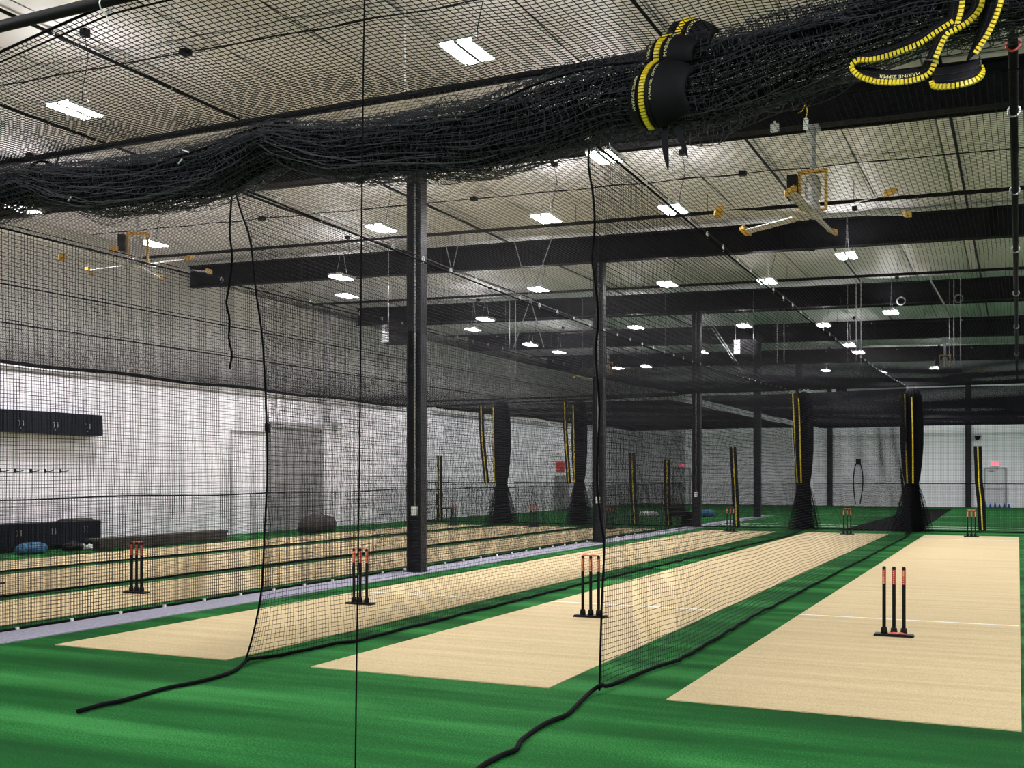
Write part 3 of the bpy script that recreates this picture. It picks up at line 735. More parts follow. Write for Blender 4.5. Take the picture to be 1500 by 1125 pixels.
# ------------------------------------------------------------------ zipper rolls and ribbons tied on the bunched net
def text_mesh(body, size):
    cu = bpy.data.curves.new('letters', 'FONT'); cu.body = body; cu.size = size; cu.extrude = 0.0008; cu.resolution_u = 2
    tmp = bpy.data.objects.new('letters_tmp', cu); COL.objects.link(tmp)
    dg = bpy.context.evaluated_depsgraph_get(); me = bpy.data.meshes.new_from_object(tmp.evaluated_get(dg))
    v = np.empty(len(me.vertices) * 3); me.vertices.foreach_get('co', v); v = v.reshape(-1, 3)
    fs = [tuple(p.vertices) for p in me.polygons]
    bpy.data.objects.remove(tmp); bpy.data.curves.remove(cu); bpy.data.meshes.remove(me)
    return v, fs
TXT = text_mesh('MARINE ZIPPER', 0.034)

def roll(label, c, R, width, axis, a0, a1, squash=1.0, ztilt=0.0, tails=False, txt=(1,)):
    """half-barrel of black zipper tape curving round the swag; axis = unit vector across the tape (x, z plane)"""
    t = thing('zipper_roll', label, 'zipper', c)
    ax = np.array([axis[0], axis[1], axis[2]], float); ax /= np.linalg.norm(ax)
    f = np.array([0, -1.0, 0]); f = f - ax * f.dot(ax); f /= np.linalg.norm(f); up = np.cross(ax, f)
    if up[2] < 0: up = -up
    def P(a, w, dr=0.0):   # a angle round the barrel (0 faces the viewer, + up), w across, dr outward
        q = w / width * 2; bul = 1.0 - (0.42 * q * q if q > 0 else 0.14 * q * q)
        r = R * bul + dr
        return np.array(c) + ax * w + f * (r * math.cos(a)) + up * (r * squash * math.sin(a))
    n, mm_ = 30, 12; vs = []; fs = []
    for i in range(n + 1):
        a = a0 + (a1 - a0) * i / n
        for j in range(mm_ + 1): vs.append(P(a, (j / mm_ - 0.5) * width))
    for i in range(n + 1):
        a = a0 + (a1 - a0) * i / n
        for j in range(mm_ + 1): vs.append(P(a, (j / mm_ - 0.5) * width, -0.02))
    K = mm_ + 1; o2 = (n + 1) * K
    for i in range(n):
        for j in range(mm_):
            q = (i * K + j, i * K + j + 1, (i + 1) * K + j + 1, (i + 1) * K + j)
            fs.append(q); fs.append(tuple(o2 + k for k in q[::-1]))
    for i in range(n):
        fs.append((i * K, (i + 1) * K, o2 + (i + 1) * K, o2 + i * K)); fs.append((i * K + mm_, o2 + i * K + mm_, o2 + (i + 1) * K + mm_, (i + 1) * K + mm_))
    for j in range(mm_):
        fs.append((j, o2 + j, o2 + j + 1, j + 1)); e = n * K; fs.append((e + j, e + j + 1, o2 + e + j + 1, o2 + e + j))
    tp_ = obj('tape', MB().add(vs, fs), M['tape'], t, True)
    path = [P(a0 + (a1 - a0) * i / 60, -width * 0.16, 0.004) for i in range(61)]
    teeth = MB()
    P_ = np.array(path)
    def nrm(s):
        a = a0 + (a1 - a0) * s; return f * math.cos(a) + up * math.sin(a)
    z = obj('zipper_teeth', tooth_strip(path, nrm, teeth, 0.0185, (0.0165, 0.036, 0.016)), M['yellow'], tp_); z['kind'] = 'stuff'
    for ww in (-0.16 - 0.13, -0.16 + 0.14):
        obj('edge_cord', MB().tube([tuple(P(a0 + (a1 - a0) * i / 40, width * ww, 0.002)) for i in range(41)], 0.004, 5), M['net'], tp_)
    for s in txt:
        v, ff = TXT; mb = MB(); out = []
        L = v[:, 0].max()
        wpos = -width * 0.16 + (0.045 if s > 0 else -0.085)
        amid = (a0 + a1) / 2 + (0.15 if s > 0 else -0.1)
        for p in v:
            a = amid + (p[0] - L / 2) / R / max(squash, 0.8)
            out.append(P(a, wpos + (0.03 - p[1] if s > 0 else p[1]), 0.003 + max(p[2], 0)))
        obj('lettering', mb.add(out, ff), M['print'], tp_)
    if tails:
        for dx, ln, k in ((0.0, 0.27, 0), (0.07, 0.21, 1)):
            b = np.array([c[0] - 0.02 + dx, c[1] - 0.05, c[2] - R * squash - 0.0 + 0.03])
            pts = [b, b + np.array([0.005 + 0.03 * k, -0.01, -ln * 0.5]), b + np.array([0.02 + 0.05 * k, 0.0, -ln])]
            L2 = smooth_line(pts, 5); vs = []; nn = len(L2)
            for i, p in enumerate(L2):
                hw = 0.022 * (1 - 0.9 * (i / (nn - 1)) ** 3) if i > nn // 2 else 0.02
                vs += [(p[0] - hw, p[1], p[2]), (p[0] + hw, p[1], p[2]), (p[0] + hw, p[1] + 0.006, p[2]), (p[0] - hw, p[1] + 0.006, p[2])]
            fs = [(0, 1, 2, 3), (4 * nn - 1, 4 * nn - 2, 4 * nn - 3, 4 * nn - 4)]
            for i in range(nn - 1):
                for j in range(4): fs.append((4 * i + j, 4 * i + 4 + j, 4 * i + 4 + (j + 1) % 4, 4 * i + (j + 1) % 4))
            obj('strap_tail', MB().add(vs, fs), M['tape'], t)
    return t
roll('lowest and largest black zipper roll with yellow teeth and hanging straps', (-1.90, 6.36, 3.97), 0.20, 0.38, (0.93, -0.36, -0.10), -1.25, 1.35, 1.08, tails=True, txt=(1, -1))
roll('middle black zipper roll with yellow teeth on the bunched net', (-1.86, 6.38, 4.20), 0.14, 0.32, (0.93, -0.34, -0.18), -0.7, 1.6, 0.95, txt=(1, -1))
roll('uppermost black zipper roll with yellow teeth on the bunched net', (-1.76, 6.44, 4.31), 0.13, 0.30, (0.90, -0.3, -0.32), -0.4, 1.6, 0.9, txt=(1,))

def ribbon(label, teeth_pts, offs, txt=None, thing_=None):
    """zipper ribbon: teeth run along one edge, the tape spreads from it by the given offsets (x, y, z)"""
    t = thing_ or thing('zipper_ribbon', label, 'zipper', tuple(teeth_pts[len(teeth_pts) // 2]))
    L = np.array(smooth_line(teeth_pts, 6)); O = np.array(smooth_line(offs, 6)); n = len(L)
    vs = []; fs = []; K = 5
    th = np.array([0.0, 0.008, 0.0])
    for side in (0, 1):
        for i in range(n):
            for j in range(K): vs.append(tuple(L[i] + O[i] * (j / (K - 1)) + side * th))
    o2 = n * K
    for i in range(n - 1):
        for j in range(K - 1):
            q = (i * K + j, (i + 1) * K + j, (i + 1) * K + j + 1, i * K + j + 1); fs.append(q); fs.append(tuple(o2 + k for k in q[::-1]))
        fs.append((i * K, o2 + i * K, o2 + (i + 1) * K, (i + 1) * K)); fs.append((i * K + K - 1, (i + 1) * K + K - 1, o2 + (i + 1) * K + K - 1, o2 + i * K + K - 1))
    tp_ = obj('tape', MB().add(vs, fs), M['tape'], t, True)
    z = obj('zipper_teeth', tooth_strip(L, lambda s: (0, 1, 0), MB(), 0.021, (0.0175, 0.026, 0.022)), M['yellow'], tp_); z['kind'] = 'stuff'
    for q in (0.28, 0.6):
        obj('stitching', MB().tube([tuple(L[i] + O[i] * q + np.array([0, -0.003, 0])) for i in range(n)], 0.0018, 4), M['netblue'], tp_)
    if txt:
        s0, rev = txt; v, ff = TXT; out = []
        D = np.concatenate([[0], np.cumsum(np.linalg.norm(np.diff(L, axis=0), axis=1))])
        for p in v:
            s = s0 - p[0] if rev else s0 + p[0]
            b = np.array([np.interp(s, D, L[:, k]) for k in range(3)]); oo = np.array([np.interp(s, D, O[:, k]) for k in range(3)])
            q = (0.055 - p[1]) if rev else (0.02 + p[1])
            out.append(tuple(b + oo / np.linalg.norm(oo) * q + np.array([0, -0.004 - max(p[2], 0), 0])))
        obj('lettering', MB().add(out, ff), M['print'], tp_)
    return t
Yz = 6.26
A1 = [(-0.31, 4.10), (-0.39, 4.06), (-0.49, 4.01), (-0.62, 3.98), (-0.72, 3.97), (-0.80, 3.98), (-0.84, 3.96), (-0.83, 3.93), (-0.78, 3.88), (-0.69, 3.84), (-0.58, 3.82), (-0.49, 3.82), (-0.43, 3.84), (-0.40, 3.90), (-0.37, 3.97), (-0.34, 4.02), (-0.29, 4.04), (-0.22, 4.08), (-0.18, 4.13), (-0.17, 4.18), (-0.18, 4.27)]
k1 = 6
ta = ribbon('looping black zipper ribbon with yellow teeth at the upper right', [(x, Yz - 0.02 + 0.03 * i / 5, z) for i, (x, z) in enumerate(A1[:k1 + 1])],
            [(0.05, 0.02, 0.075), (0.03, 0.02, 0.075), (0.01, 0.02, 0.07), (0.0, 0.02, 0.06), (0, 0.02, 0.05), (0.0, 0.03, 0.03), (0.01, 0.03, 0.005)])
ribbon(None, [(x, Yz + 0.02 - 0.06 * i / 8, z) for i, (x, z) in enumerate(A1[k1:14])],
       [(0.02, 0.05, 0.01), (0.05, 0.06, 0.03), (0.03, 0.05, 0.07), (0.01, 0.05, 0.085), (-0.01, 0.05, 0.085), (-0.02, 0.05, 0.08), (-0.05, 0.05, 0.05), (-0.06, 0.05, 0.03)], txt=(0.43, True), thing_=ta)
ribbon(None, [(x, Yz - 0.06, z) for (x, z) in A1[13:]],
       [(-0.05, 0.04, 0.02), (-0.05, 0.04, 0.02), (-0.045, 0.04, 0.03), (-0.03, 0.04, 0.05), (-0.045, 0.04, 0.04), (-0.055, 0.04, 0.02), (-0.055, 0.04, 0.0), (-0.055, 0.04, 0.0)], thing_=ta)
ribbon('short black zipper ribbon with yellow teeth dropping from above the loop', [(-0.255, Yz - 0.03, 4.30), (-0.265, Yz - 0.03, 4.22), (-0.275, Yz - 0.03, 4.14), (-0.30, Yz - 0.03, 4.05)], [(-0.07, 0.03, 0.0), (-0.07, 0.03, -0.01), (-0.07, 0.03, -0.01), (-0.06, 0.03, -0.02)])
ribbon('broad black zipper ribbon with yellow teeth beside the overhead pipe', [(-0.065, Yz, 4.26), (-0.08, Yz, 4.18), (-0.10, Yz, 4.11), (-0.135, Yz, 4.03), (-0.17, Yz, 3.97), (-0.205, Yz, 3.92)], [(-0.085, 0.02, -0.02), (-0.085, 0.02, -0.02), (-0.085, 0.02, -0.03), (-0.08, 0.02, -0.04), (-0.07, 0.02, -0.04), (-0.05, 0.02, -0.04)])
ribbon('lowest loop of black zipper ribbon with yellow teeth at the upper right', [(-0.42, Yz - 0.03, 3.79), (-0.405, Yz - 0.06, 3.755), (-0.35, Yz - 0.09, 3.735), (-0.29, Yz - 0.1, 3.73), (-0.22, Yz - 0.08, 3.745), (-0.18, Yz - 0.05, 3.775), (-0.17, Yz - 0.02, 3.81), (-0.18, Yz, 3.845)],
       [(0.01, 0.02, 0.09), (0.01, 0.03, 0.11), (0.0, 0.04, 0.12), (0, 0.05, 0.125), (0, 0.04, 0.12), (-0.01, 0.03, 0.11), (-0.01, 0.03, 0.09), (-0.01, 0.02, 0.07)])
t = thing('hang_tag', 'small white paper tag on a yellow string under the bunched net', 'tag', (-1.73, 10.0, 4.85))
obj('paper', MB().add([(-1.757, 10.0, 4.80), (-1.715, 10.0, 4.785), (-1.708, 10.0, 4.88), (-1.73, 10.0, 4.91), (-1.752, 10.0, 4.89), (-1.757, 10.004, 4.80), (-1.715, 10.004, 4.785), (-1.708, 10.004, 4.88), (-1.73, 10.004, 4.91), (-1.752, 10.004, 4.89)],
                      [(0, 1, 2, 3, 4), (9, 8, 7, 6, 5), (0, 5, 6, 1), (1, 6, 7, 2), (2, 7, 8, 3), (3, 8, 9, 4), (4, 9, 5, 0)]), M['white'], t)
obj('string', MB().tube(smooth_line([(-1.73, 10, 4.90), (-1.72, 10, 4.96), (-1.735, 10, 5.02), (-1.76, 10, 4.97), (-1.80, 10, 4.95)], 4), 0.004, 4), M['yellow'], t)
tag(obj('tag_cord', MB().tube([(-1.735, 10.0, 5.0), (-1.72, 10.0, 6.4), (-1.72, 10.0, ceil_z(-1.7))], 0.002, 4), M['pipe']), 'thin dark line the white paper tag hangs from', 'cord')

# ------------------------------------------------------------------ ceiling fans
def fan_master():
    t = thing('ceiling_fan', 'ceiling fan', 'fan', (0, 0, 0)); ROOT[t.name] = (0, 0, 0)
    obj('downrod', MB().tube([(0, 0, 0.62), (0, 0, 1.30)], 0.045, 10).box((0, 0, 1.27), (0.2, 0.24, 0.06)), M['galv'], t, False)
    h = MB().lathe([(0.05, 0.02), (0.10, 0.06), (0.11, 0.12), (0.085, 0.16), (0.09, 0.2), (0.115, 0.24), (0.115, 0.44), (0.10, 0.48), (0.105, 0.52), (0.06, 0.57)], (0, 0, 0), 16)
    mo = obj('motor', h, M['alu'], t, True)
    for k in range(5): obj('cooling_fin', MB().torus((0, 0, 0.26 + 0.04 * k), 0.118, 0.007, 'z', 16, 4), M['galv'], mo)
    y = MB()
    for s in (-1, 1): y.box((s * 0.19, 0, 0.34), (0.03, 0.10, 0.60))
    y.box((0, 0, 0.63), (0.42, 0.10, 0.04)); y.box((0, 0, 0.05), (0.42, 0.06, 0.02))
    obj('yoke_frame', y, M['fan_y'], t)
    obj('control_box', MB().box((-0.29, -0.02, 0.42), (0.14, 0.20, 0.34)).box((-0.29, -0.125, 0.44), (0.03, 0.01, 0.16)), M['black'], t)
    hb = MB().lathe([(0.17, -0.035), (0.19, -0.02), (0.19, 0.01), (0.10, 0.03)], (0, 0, 0), 18)
    obj('hub', hb, M['alu'], t, True)
    for k in range(6):
        a = 2 * PI * k / 6 + 0.47; ca, sa = math.cos(a), math.sin(a)
        bl = MB()
        def q(r, w, z): return (r * ca - w * sa, r * sa + w * ca, z)
        pr = [(0.15, 0.05), (0.4, 0.06), (1.36, 0.055)]
        for (r0, w0), (r1, w1) in zip(pr[:-1], pr[1:]):
            bl.hexa([q(r0, -w0, -0.030), q(r1, -w1, -0.030), q(r1, w1, 0.010), q(r0, w0, 0.010), q(r0, -w0, -0.012), q(r1, -w1, -0.012), q(r1, w1, 0.028), q(r0, w0, 0.028)])
        b = obj('blade', bl, M['alu'], t)
        tip = MB().hexa([q(1.36, -0.085, -0.06), q(1.47, -0.05, -0.05), q(1.47, 0.07, 0.03), q(1.36, 0.085, 0.02), q(1.36, -0.085, 0.03), q(1.47, -0.05, 0.02), q(1.47, 0.07, 0.08), q(1.36, 0.085, 0.09)])
        obj('blade_tip', tip, M['fan_y'], b)
    return t
F = fan_master()
F.location = (-2.77, BAY0, beam_bot(-2.77) - 1.30); F['label'] = 'six-blade ceiling fan with yellow tips at the upper right'; F['group'] = 'large ceiling fans'
copy_tree(F, (-15.9, BAY0, beam_bot(-15.9) - 1.30), 'six-blade ceiling fan with yellow tips at the upper left', 0.5)
copy_tree(F, (-2.5, BAY0 + 3 * BAY, beam_bot(-2.5) - 1.30), 'distant six-blade ceiling fan far down the hall on the right', 0.2)
copy_tree(F, (-15.9, BAY0 + 3 * BAY, beam_bot(-15.9) - 1.30), 'distant six-blade ceiling fan far down the hall behind the second column', 0.1)

# ------------------------------------------------------------------ stumps
def stump_master():
    t = thing('cricket_stumps', 'stumps', 'cricket stumps', (0, 0, 0)); ROOT[t.name] = (0, 0, 0)
    obj('base_plate', MB().box((0, 0, 0.022), (0.40, 0.13, 0.026), taper=0.94), M['black'], t)
    for k in (-1, 0, 1):
        x = 0.098 * k
        obj('spring_socket', MB().lathe([(0.034, 0.034), (0.036, 0.05), (0.03, 0.095), (0.024, 0.10)], (x, 0, 0), 12), M['black'], t, True)
        s = obj('stump', MB().lathe([(0.017, 0.098), (0.0185, 0.12), (0.0185, 0.725), (0.014, 0.735)], (x, 0, 0), 12), M['black'], t, True)
        obj('red_sleeve', MB().lathe([(0.0186, 0.55), (0.0192, 0.552), (0.0192, 0.70), (0.0186, 0.702)], (x, 0, 0), 12), M['red'], s, True)
        lt = MB()
        for j in range(7): lt.box((x - 0.002, -0.0193, 0.563 + 0.02 * j), (0.012, 0.0012, 0.011))
        obj('print_marks', lt, M['print'], s)
    return t
S = stump_master()
ST = [(-1.18, 12.03, 0.0, 'black stumps with no bails on top, on the right pitch'), (-4.60, 12.13, 0.05, 'black stumps with red bails on the middle pitch beside the divider net edge'),
      (-7.79, 12.09, 0.0, 'black stumps with red bails on the pitch beside the columns'), (-11.43, 11.9, 0.0, 'black stumps with red bails behind the side net, left lanes'),
      (-14.45, 12.0, 0.0, 'black stumps cut by the left edge of the view'),
      (-1.16, 32.3, 0.0, 'small far stumps at the end of the right pitch'), (-4.42, 32.2, 0.0, 'small far stumps at the end of the middle pitch'), (-7.80, 32.3, 0.0, 'small far stumps in front of a yellow zip beside the columns'),
      (-11.6, 32.3, 0.0, 'small far stumps behind the second column'), (-14.3, 32.5, 0.0, 'small far stumps in front of the left gathered net'), (-17.2, 32.4, 0.0, 'small far stumps nearest the left wall')]
bm = MB().lathe([(0.004, -0.055), (0.007, -0.05), (0.006, -0.03), (0.011, -0.02), (0.012, 0.0), (0.011, 0.02), (0.006, 0.03), (0.007, 0.05), (0.004, 0.055)], (0, 0, 0), 10)
bm.v = [(c, b, a) for a, b, c in bm.v]
bme = bpy.data.meshes.new('bail'); bme.from_pydata(bm.v, [], bm.f); bme.update(); bme.materials.append(M['bail'])
bme.polygons.foreach_set('use_smooth', [True] * len(bme.polygons))
BW = [None, 'stumps beside the divider net edge', 'stumps on the pitch beside the columns', 'stumps behind the side net', 'stumps at the left view edge', 'far stumps of the right pitch', 'far stumps of the middle pitch',
      'far stumps beside the columns', 'far stumps behind the second column', 'far stumps before the left gathered net', 'far stumps nearest the left wall']
WH = ['the right pitch', 'the middle pitch', 'the pitch beside the columns', 'the left lane behind the side net', 'the lane at the left edge']
for i, (x, y, rz, lab) in enumerate(ST):
    if i == 0: S.location = (x, y, 0); S['label'] = lab; S['group'] = 'sets of cricket stumps'
    else: copy_tree(S, (x, y, 0), lab, rz)
    for k in (-1, 1):
        side = 'left' if k < 0 else 'right'
        if i == 0:
            o = _link('bail', bme, None, None); o.location = (x + (0.01 if k < 0 else 0.075), y - (0.055 if k < 0 else 0.044), 0.046); o.rotation_euler = (0, 0.05, 0.25 if k < 0 else -0.2)
            tag(o, f'coral bail lying on the stump base of the right pitch, {side} one', 'bail')
        else:
            o = _link('bail', bme, None, None); o.location = (x + 0.049 * k * math.cos(rz), y + 0.049 * k * math.sin(rz), 0.743); o.rotation_euler = (0, 0, rz)
            far = 'far ' if i > 4 else ''
            tag(o, f'{side} red bail on top of the {BW[i]}', 'bail')

# ------------------------------------------------------------------ left wall: cabinets, hooks, benches
def cabinet(y0, y1, z0, z1, xf, xb, label, name, handle_low=True, drawer=False):
    t = thing(name, label, 'cabinet', ((xf + xb) / 2, (y0 + y1) / 2, z0))
    obj('carcass', MB().box(((xf + xb) / 2, (y0 + y1) / 2, (z0 + z1) / 2), (xf - xb - 0.02, y1 - y0 - 0.006, z1 - z0)), M['cabinet'], t)
    ym = (y0 + y1) / 2
    for a, b, s in ((y0, ym, 1), (ym, y1, -1)):
        d = obj('door', MB().box((xf, (a + b) / 2, (z0 + z1) / 2), (0.02, b - a - 0.012, z1 - z0 - 0.012)), M['cabinet'], t)
        hy = ym - s * 0.05; hz = z0 + 0.20 if handle_low else z1 - 0.2
        obj('handle', MB().tube([(xf + 0.012, hy, hz - 0.06), (xf + 0.04, hy, hz - 0.06), (xf + 0.04, hy, hz + 0.06), (xf + 0.012, hy, hz + 0.06)], 0.007, 6), M['galv'], d)
    if handle_low: obj('lock', MB().lathe([(0.012, 0), (0.012, 0.02)], (xf + 0.015, ym, z0 + 0.08), 8), M['galv'], t)
for k, w_ in ((0, 'nearest the view edge'), (1, 'in the middle of its row'), (2, 'at the far end of its row')):
    cabinet(16.86 + 0.955 * k, 16.86 + 0.955 * (k + 1), 2.64, 3.13, -20.02, XL_LOW, f'dark wall cabinet high on the left wall, {w_}', 'wall_cabinet')
cabinet(15.9, 16.86, 2.64, 3.13, -20.02, XL_LOW, 'dark double door wall cabinet cut by the left view edge', 'wall_cabinet')
for k, w_ in ((0, 'nearest the view edge'), (1, 'in the middle of its row'), (2, 'next to the dark bench')):
    cabinet(16.7 + 0.95 * k, 16.7 + 0.95 * (k + 1), 0.10, 0.62, -19.9, XL_LOW, f'dark low cabinet against the left wall, {w_}', 'low_cabinet', False)
t = thing('cabinet_plinth', 'narrow dark support legs under the low cabinets', 'plinth', (-20.1, 18.1, 0))
for y in (16.75, 17.65, 18.6, 19.5): obj('leg', MB().box((-20.1, y, 0.05), (0.5, 0.05, 0.10)), M['cabinet'], t)
tag(obj('bristle_mat', MB().box((-20.15, 19.05, 0.635), (0.4, 0.75, 0.03)).box((-20.15, 19.05, 0.66), (0.36, 0.7, 0.03), 0.02, 0.9), M['brownbench']), 'brown bristle mat lying on the low cabinet at its far end', 'mat')
for k, y in enumerate((17.12, 17.52, 17.95, 18.35, 18.8)):
    t = thing('coat_hook', f'black coat hook on the left wall, {ORD[k]} from the view edge', 'hook', (XL_LOW, y, 1.79), 'coat hooks under the wall cabinets')
    obj('back_plate', MB().box((XL_LOW + 0.008, y, 1.79), (0.012, 0.05, 0.09)), M['black'], t)
    obj('arm', MB().tube(smooth_line([(XL_LOW + 0.014, y, 1.78), (XL_LOW + 0.07, y + 0.06, 1.775), (XL_LOW + 0.09, y + 0.16, 1.80)], 4), [0.014] * 5 + [0.011] * 4, 6), M['black'], t)
t = thing('low_bench', 'long dark low bench on the floor past the cabinets', 'bench', (-18.7, 20.0, 0))
obj('seat_board', MB().box((-18.75, 20.35, 0.24), (0.40, 4.4, 0.06)), M['brownbench'], t)
for y in (18.4, 20.3, 22.3): obj('leg', MB().box((-18.75, y, 0.105), (0.36, 0.08, 0.21)), M['brownbench'], t)
obj('front_board', MB().box((-18.57, 20.35, 0.13), (0.03, 4.3, 0.16)), M['brownbench'], t)
def bag(name, c, d, m, label, cat):
    t = thing(name, label, cat, (c[0], c[1], 0))
    mb = MB(); prof = [(0.75, 0), (1.0, 0.12), (1.0, 0.5), (0.85, 0.8), (0.5, 0.97), (0.1, 1.0)]; n = 18; vs = []; fs = []
    for r, z in prof:
        for j in range(n):
            a = 2 * PI * j / n; q = (abs(math.cos(a)) ** 3 + abs(math.sin(a)) ** 3) ** (-1 / 3) * (1 + 0.05 * math.sin(5 * a + 3 * z))
            vs.append((c[0] + d[0] / 2 * r * q * math.cos(a), c[1] + d[1] / 2 * r * q * math.sin(a), 0.008 + d[2] * z))
    for i in range(len(prof) - 1):
        for j in range(n): fs.append((i * n + j, i * n + (j + 1) % n, (i + 1) * n + (j + 1) % n, (i + 1) * n + j))
    fs.append(tuple(range(n - 1, -1, -1))); fs.append(tuple(range((len(prof) - 1) * n, len(prof) * n)))
    obj('body', mb.add(vs, fs), m, t, True)
    obj('strap', MB().tube(smooth_line([(c[0], c[1] - d[1] * 0.25, d[2] * 0.9), (c[0], c[1] - d[1] * 0.1, d[2] * 1.12), (c[0], c[1] + d[1] * 0.1, d[2] * 1.12), (c[0], c[1] + d[1] * 0.25, d[2] * 0.9)], 4), 0.012, 5), M['black'], t)
bag('kit_bag', (-19.3, 17.0, 0), (0.35, 0.75, 0.24), M['blue'], 'blue kit bag on the floor in front of the low cabinets', 'bag')
bag('kit_bag', (-19.2, 18.05, 0), (0.3, 0.5, 0.18), M['black'], 'small black kit bag on the floor in front of the low cabinets', 'bag')
def shoe(x, y, m, label, rz):
    t = thing('shoe', label, 'shoe', (x, y, 0)); mb = MB(); n = 12; vs = []; fs = []
    for i, (u, wd, hh) in enumerate(((-0.14, 0.03, 0.09), (-0.11, 0.04, 0.10), (-0.02, 0.042, 0.09), (0.06, 0.045, 0.06), (0.12, 0.038, 0.045), (0.15, 0.015, 0.03))):
        for j in range(n):
            a = 2 * PI * j / n; px, py = u, wd * math.cos(a); pz = 0.01 + hh / 2 + hh / 2 * math.sin(a)
            vs.append((x + px * math.cos(rz) - py * math.sin(rz), y + px * math.sin(rz) + py * math.cos(rz), pz))
    for i in range(5):
        for j in range(n): fs.append((i * n + j, i * n + (j + 1) % n, (i + 1) * n + (j + 1) % n, (i + 1) * n + j))
    fs += [tuple(range(n - 1, -1, -1)), tuple(range(5 * n, 6 * n))]
    obj('upper', mb.add(vs, fs), m, t, True); obj('sole', MB().box((x, y, 0.008), (0.28, 0.08, 0.016), rz), M['white'], t)
shoe(-19.35, 18.6, M['white'], 'white shoe on the floor in front of the low cabinets, left of its pair', 0.3)
shoe(-19.35, 18.78, M['white'], 'white shoe on the floor in front of the low cabinets, right of its pair', 0.1)
shoe(-19.3, 19.3, M['teal'], 'teal shoe on the floor near the end of the low cabinets', -0.3)

t = thing('roller_door', 'tall grey roller door panel on the left wall', 'door', (XL_LOW, 28.0, 0))
for k in range(9): obj('slat', MB().box((XL_LOW + 0.03, 28.0, 0.19 + 0.34 * k), (0.05, 2.55, 0.325)), M['grey'], t)
obj('frame', MB().box((XL_LOW + 0.04, 26.67, 1.6), (0.07, 0.1, 3.2)).box((XL_LOW + 0.04, 29.33, 1.6), (0.07, 0.1, 3.2)).box((XL_LOW + 0.06, 28, 3.22), (0.12, 2.76, 0.16)), M['grey'], t)
tag(obj('wall_pipe', MB().tube(smooth_line([(XL_LOW + 0.04, 24.88, 0.0), (XL_LOW + 0.04, 24.88, 1.5), (XL_LOW + 0.04, 24.88, 2.85), (XL_LOW + 0.04, 24.97, 2.95), (XL_LOW + 0.04, 25.8, 2.96), (XL_LOW + 0.04, 26.6, 2.97)], 4), 0.02, 6), M['grey']), 'thin grey pipe bent over beside the roller door', 'pipe')
tag(obj('control_box', MB().box((XL_LOW + 0.05, 26.51, 3.1), (0.10, 0.14, 0.26)).box((XL_LOW + 0.11, 26.51, 3.1), (0.02, 0.08, 0.14)), M['pipe']), 'small black control box above the corner of the roller door', 'box')
tag(obj('conduit', MB().tube([(XL_LOW + 0.09, 29.45, 3.4), (XL_LOW + 0.09, 29.45, 7.2)], 0.07, 8).tube([(XL_LOW + 0.04, 29.75, 3.3), (XL_LOW + 0.04, 29.75, 7.2)], 0.03, 6), M['galv']), 'silver vent stack rising up the left wall past the roof net', 'duct')
t = thing('wall_light', 'small grey flood lamp on the left wall right of the roller door', 'light', (XL_LOW, 30.1, 3.3))
obj('housing', MB().box((XL_LOW + 0.12, 30.1, 3.3), (0.2, 0.34, 0.22)), M['grey'], t); obj('lens', MB().box((XL_LOW + 0.225, 30.1, 3.28), (0.01, 0.24, 0.12)), M['white'], t)
bag('gear_heap', (-18.9, 27.0, 0), (0.6, 1.6, 0.5), M['brownbench'], 'dark heap of gear on the floor in front of the roller door', 'bag')
bag('kit_bag', (-19.2, 33.5, 0), (0.5, 0.6, 0.55), M['blue'], 'blue kit bag by the left wall beyond the nearest column', 'bag')
bag('kit_bag', (-12.7, 43.3, 0), (0.9, 0.8, 0.5), M['black'], 'black kit bag on the far turf left of the third column', 'bag')
bag('kit_bag', (-11.6, 43.9, 0), (0.7, 0.5, 0.3), M['blue'], 'blue kit bag on the far turf left of the third column', 'bag')
bag('kit_bag', (-13.75, 43.0, 0), (0.8, 0.5, 0.22), M['white'], 'flat white bag on the far turf left of the third column', 'bag')
t = thing('folding_chair', 'black chair near the left wall behind the nearest column', 'chair', (-19.6, 36.2, 0))
obj('seat', MB().box((-19.6, 36.2, 0.45), (0.46, 0.46, 0.05)), M['black'], t); obj('backrest', MB().box((-19.82, 36.2, 0.78), (0.05, 0.46, 0.45)), M['black'], t)
for sx in (-1, 1):
    for sy in (-1, 1): obj('leg', MB().box((-19.6 + 0.2 * sx, 36.2 + 0.2 * sy, 0.215), (0.03, 0.03, 0.42)), M['black'], t)
t = thing('black_locker', 'low black box standing beside the third column', 'box', (-9.95, 35.4, 0))
obj('body', MB().box((-9.95, 35.4, 0.24), (0.40, 0.30, 0.48)), M['black'], t)
for k in range(3): obj('drawer', MB().box((-9.95, 35.24, 0.10 + 0.15 * k), (0.37, 0.02, 0.135)), M['cabinet'], t)

# ------------------------------------------------------------------ far wall doors, signs
def door(name, x, w_, label, zt=2.03):
    y = YF
    t = thing(name, None, None, (x, y, 0)); t['kind'] = 'structure'; t['label'] = label
    obj('door_leaf', MB().box((x, y - 0.03, zt / 2), (w_, 0.05, zt)), M['door'], t)
    fr = MB().box((x - w_ / 2 - 0.04, y - 0.04, zt / 2), (0.08, 0.09, zt)).box((x + w_ / 2 + 0.04, y - 0.04, zt / 2), (0.08, 0.09, zt)).box((x, y - 0.04, zt + 0.04), (w_ + 0.16, 0.09, 0.08))
    obj('door_frame', fr, M['grey'], t)
    obj('push_bar', MB().box((x + 0.05, y - 0.12, 1.02), (w_ * 0.75, 0.06, 0.07)), M['galv'], t)
    obj('door_closer', MB().box((x - 0.2, y - 0.09, zt - 0.08), (0.35, 0.07, 0.07)), M['galv'], t)
door('door_1', -1.10, 0.95, 'white exit door with push bar in the far wall, right side')
door('door_2', -18.0, 0.95, 'white exit door in the far wall, left of the columns')
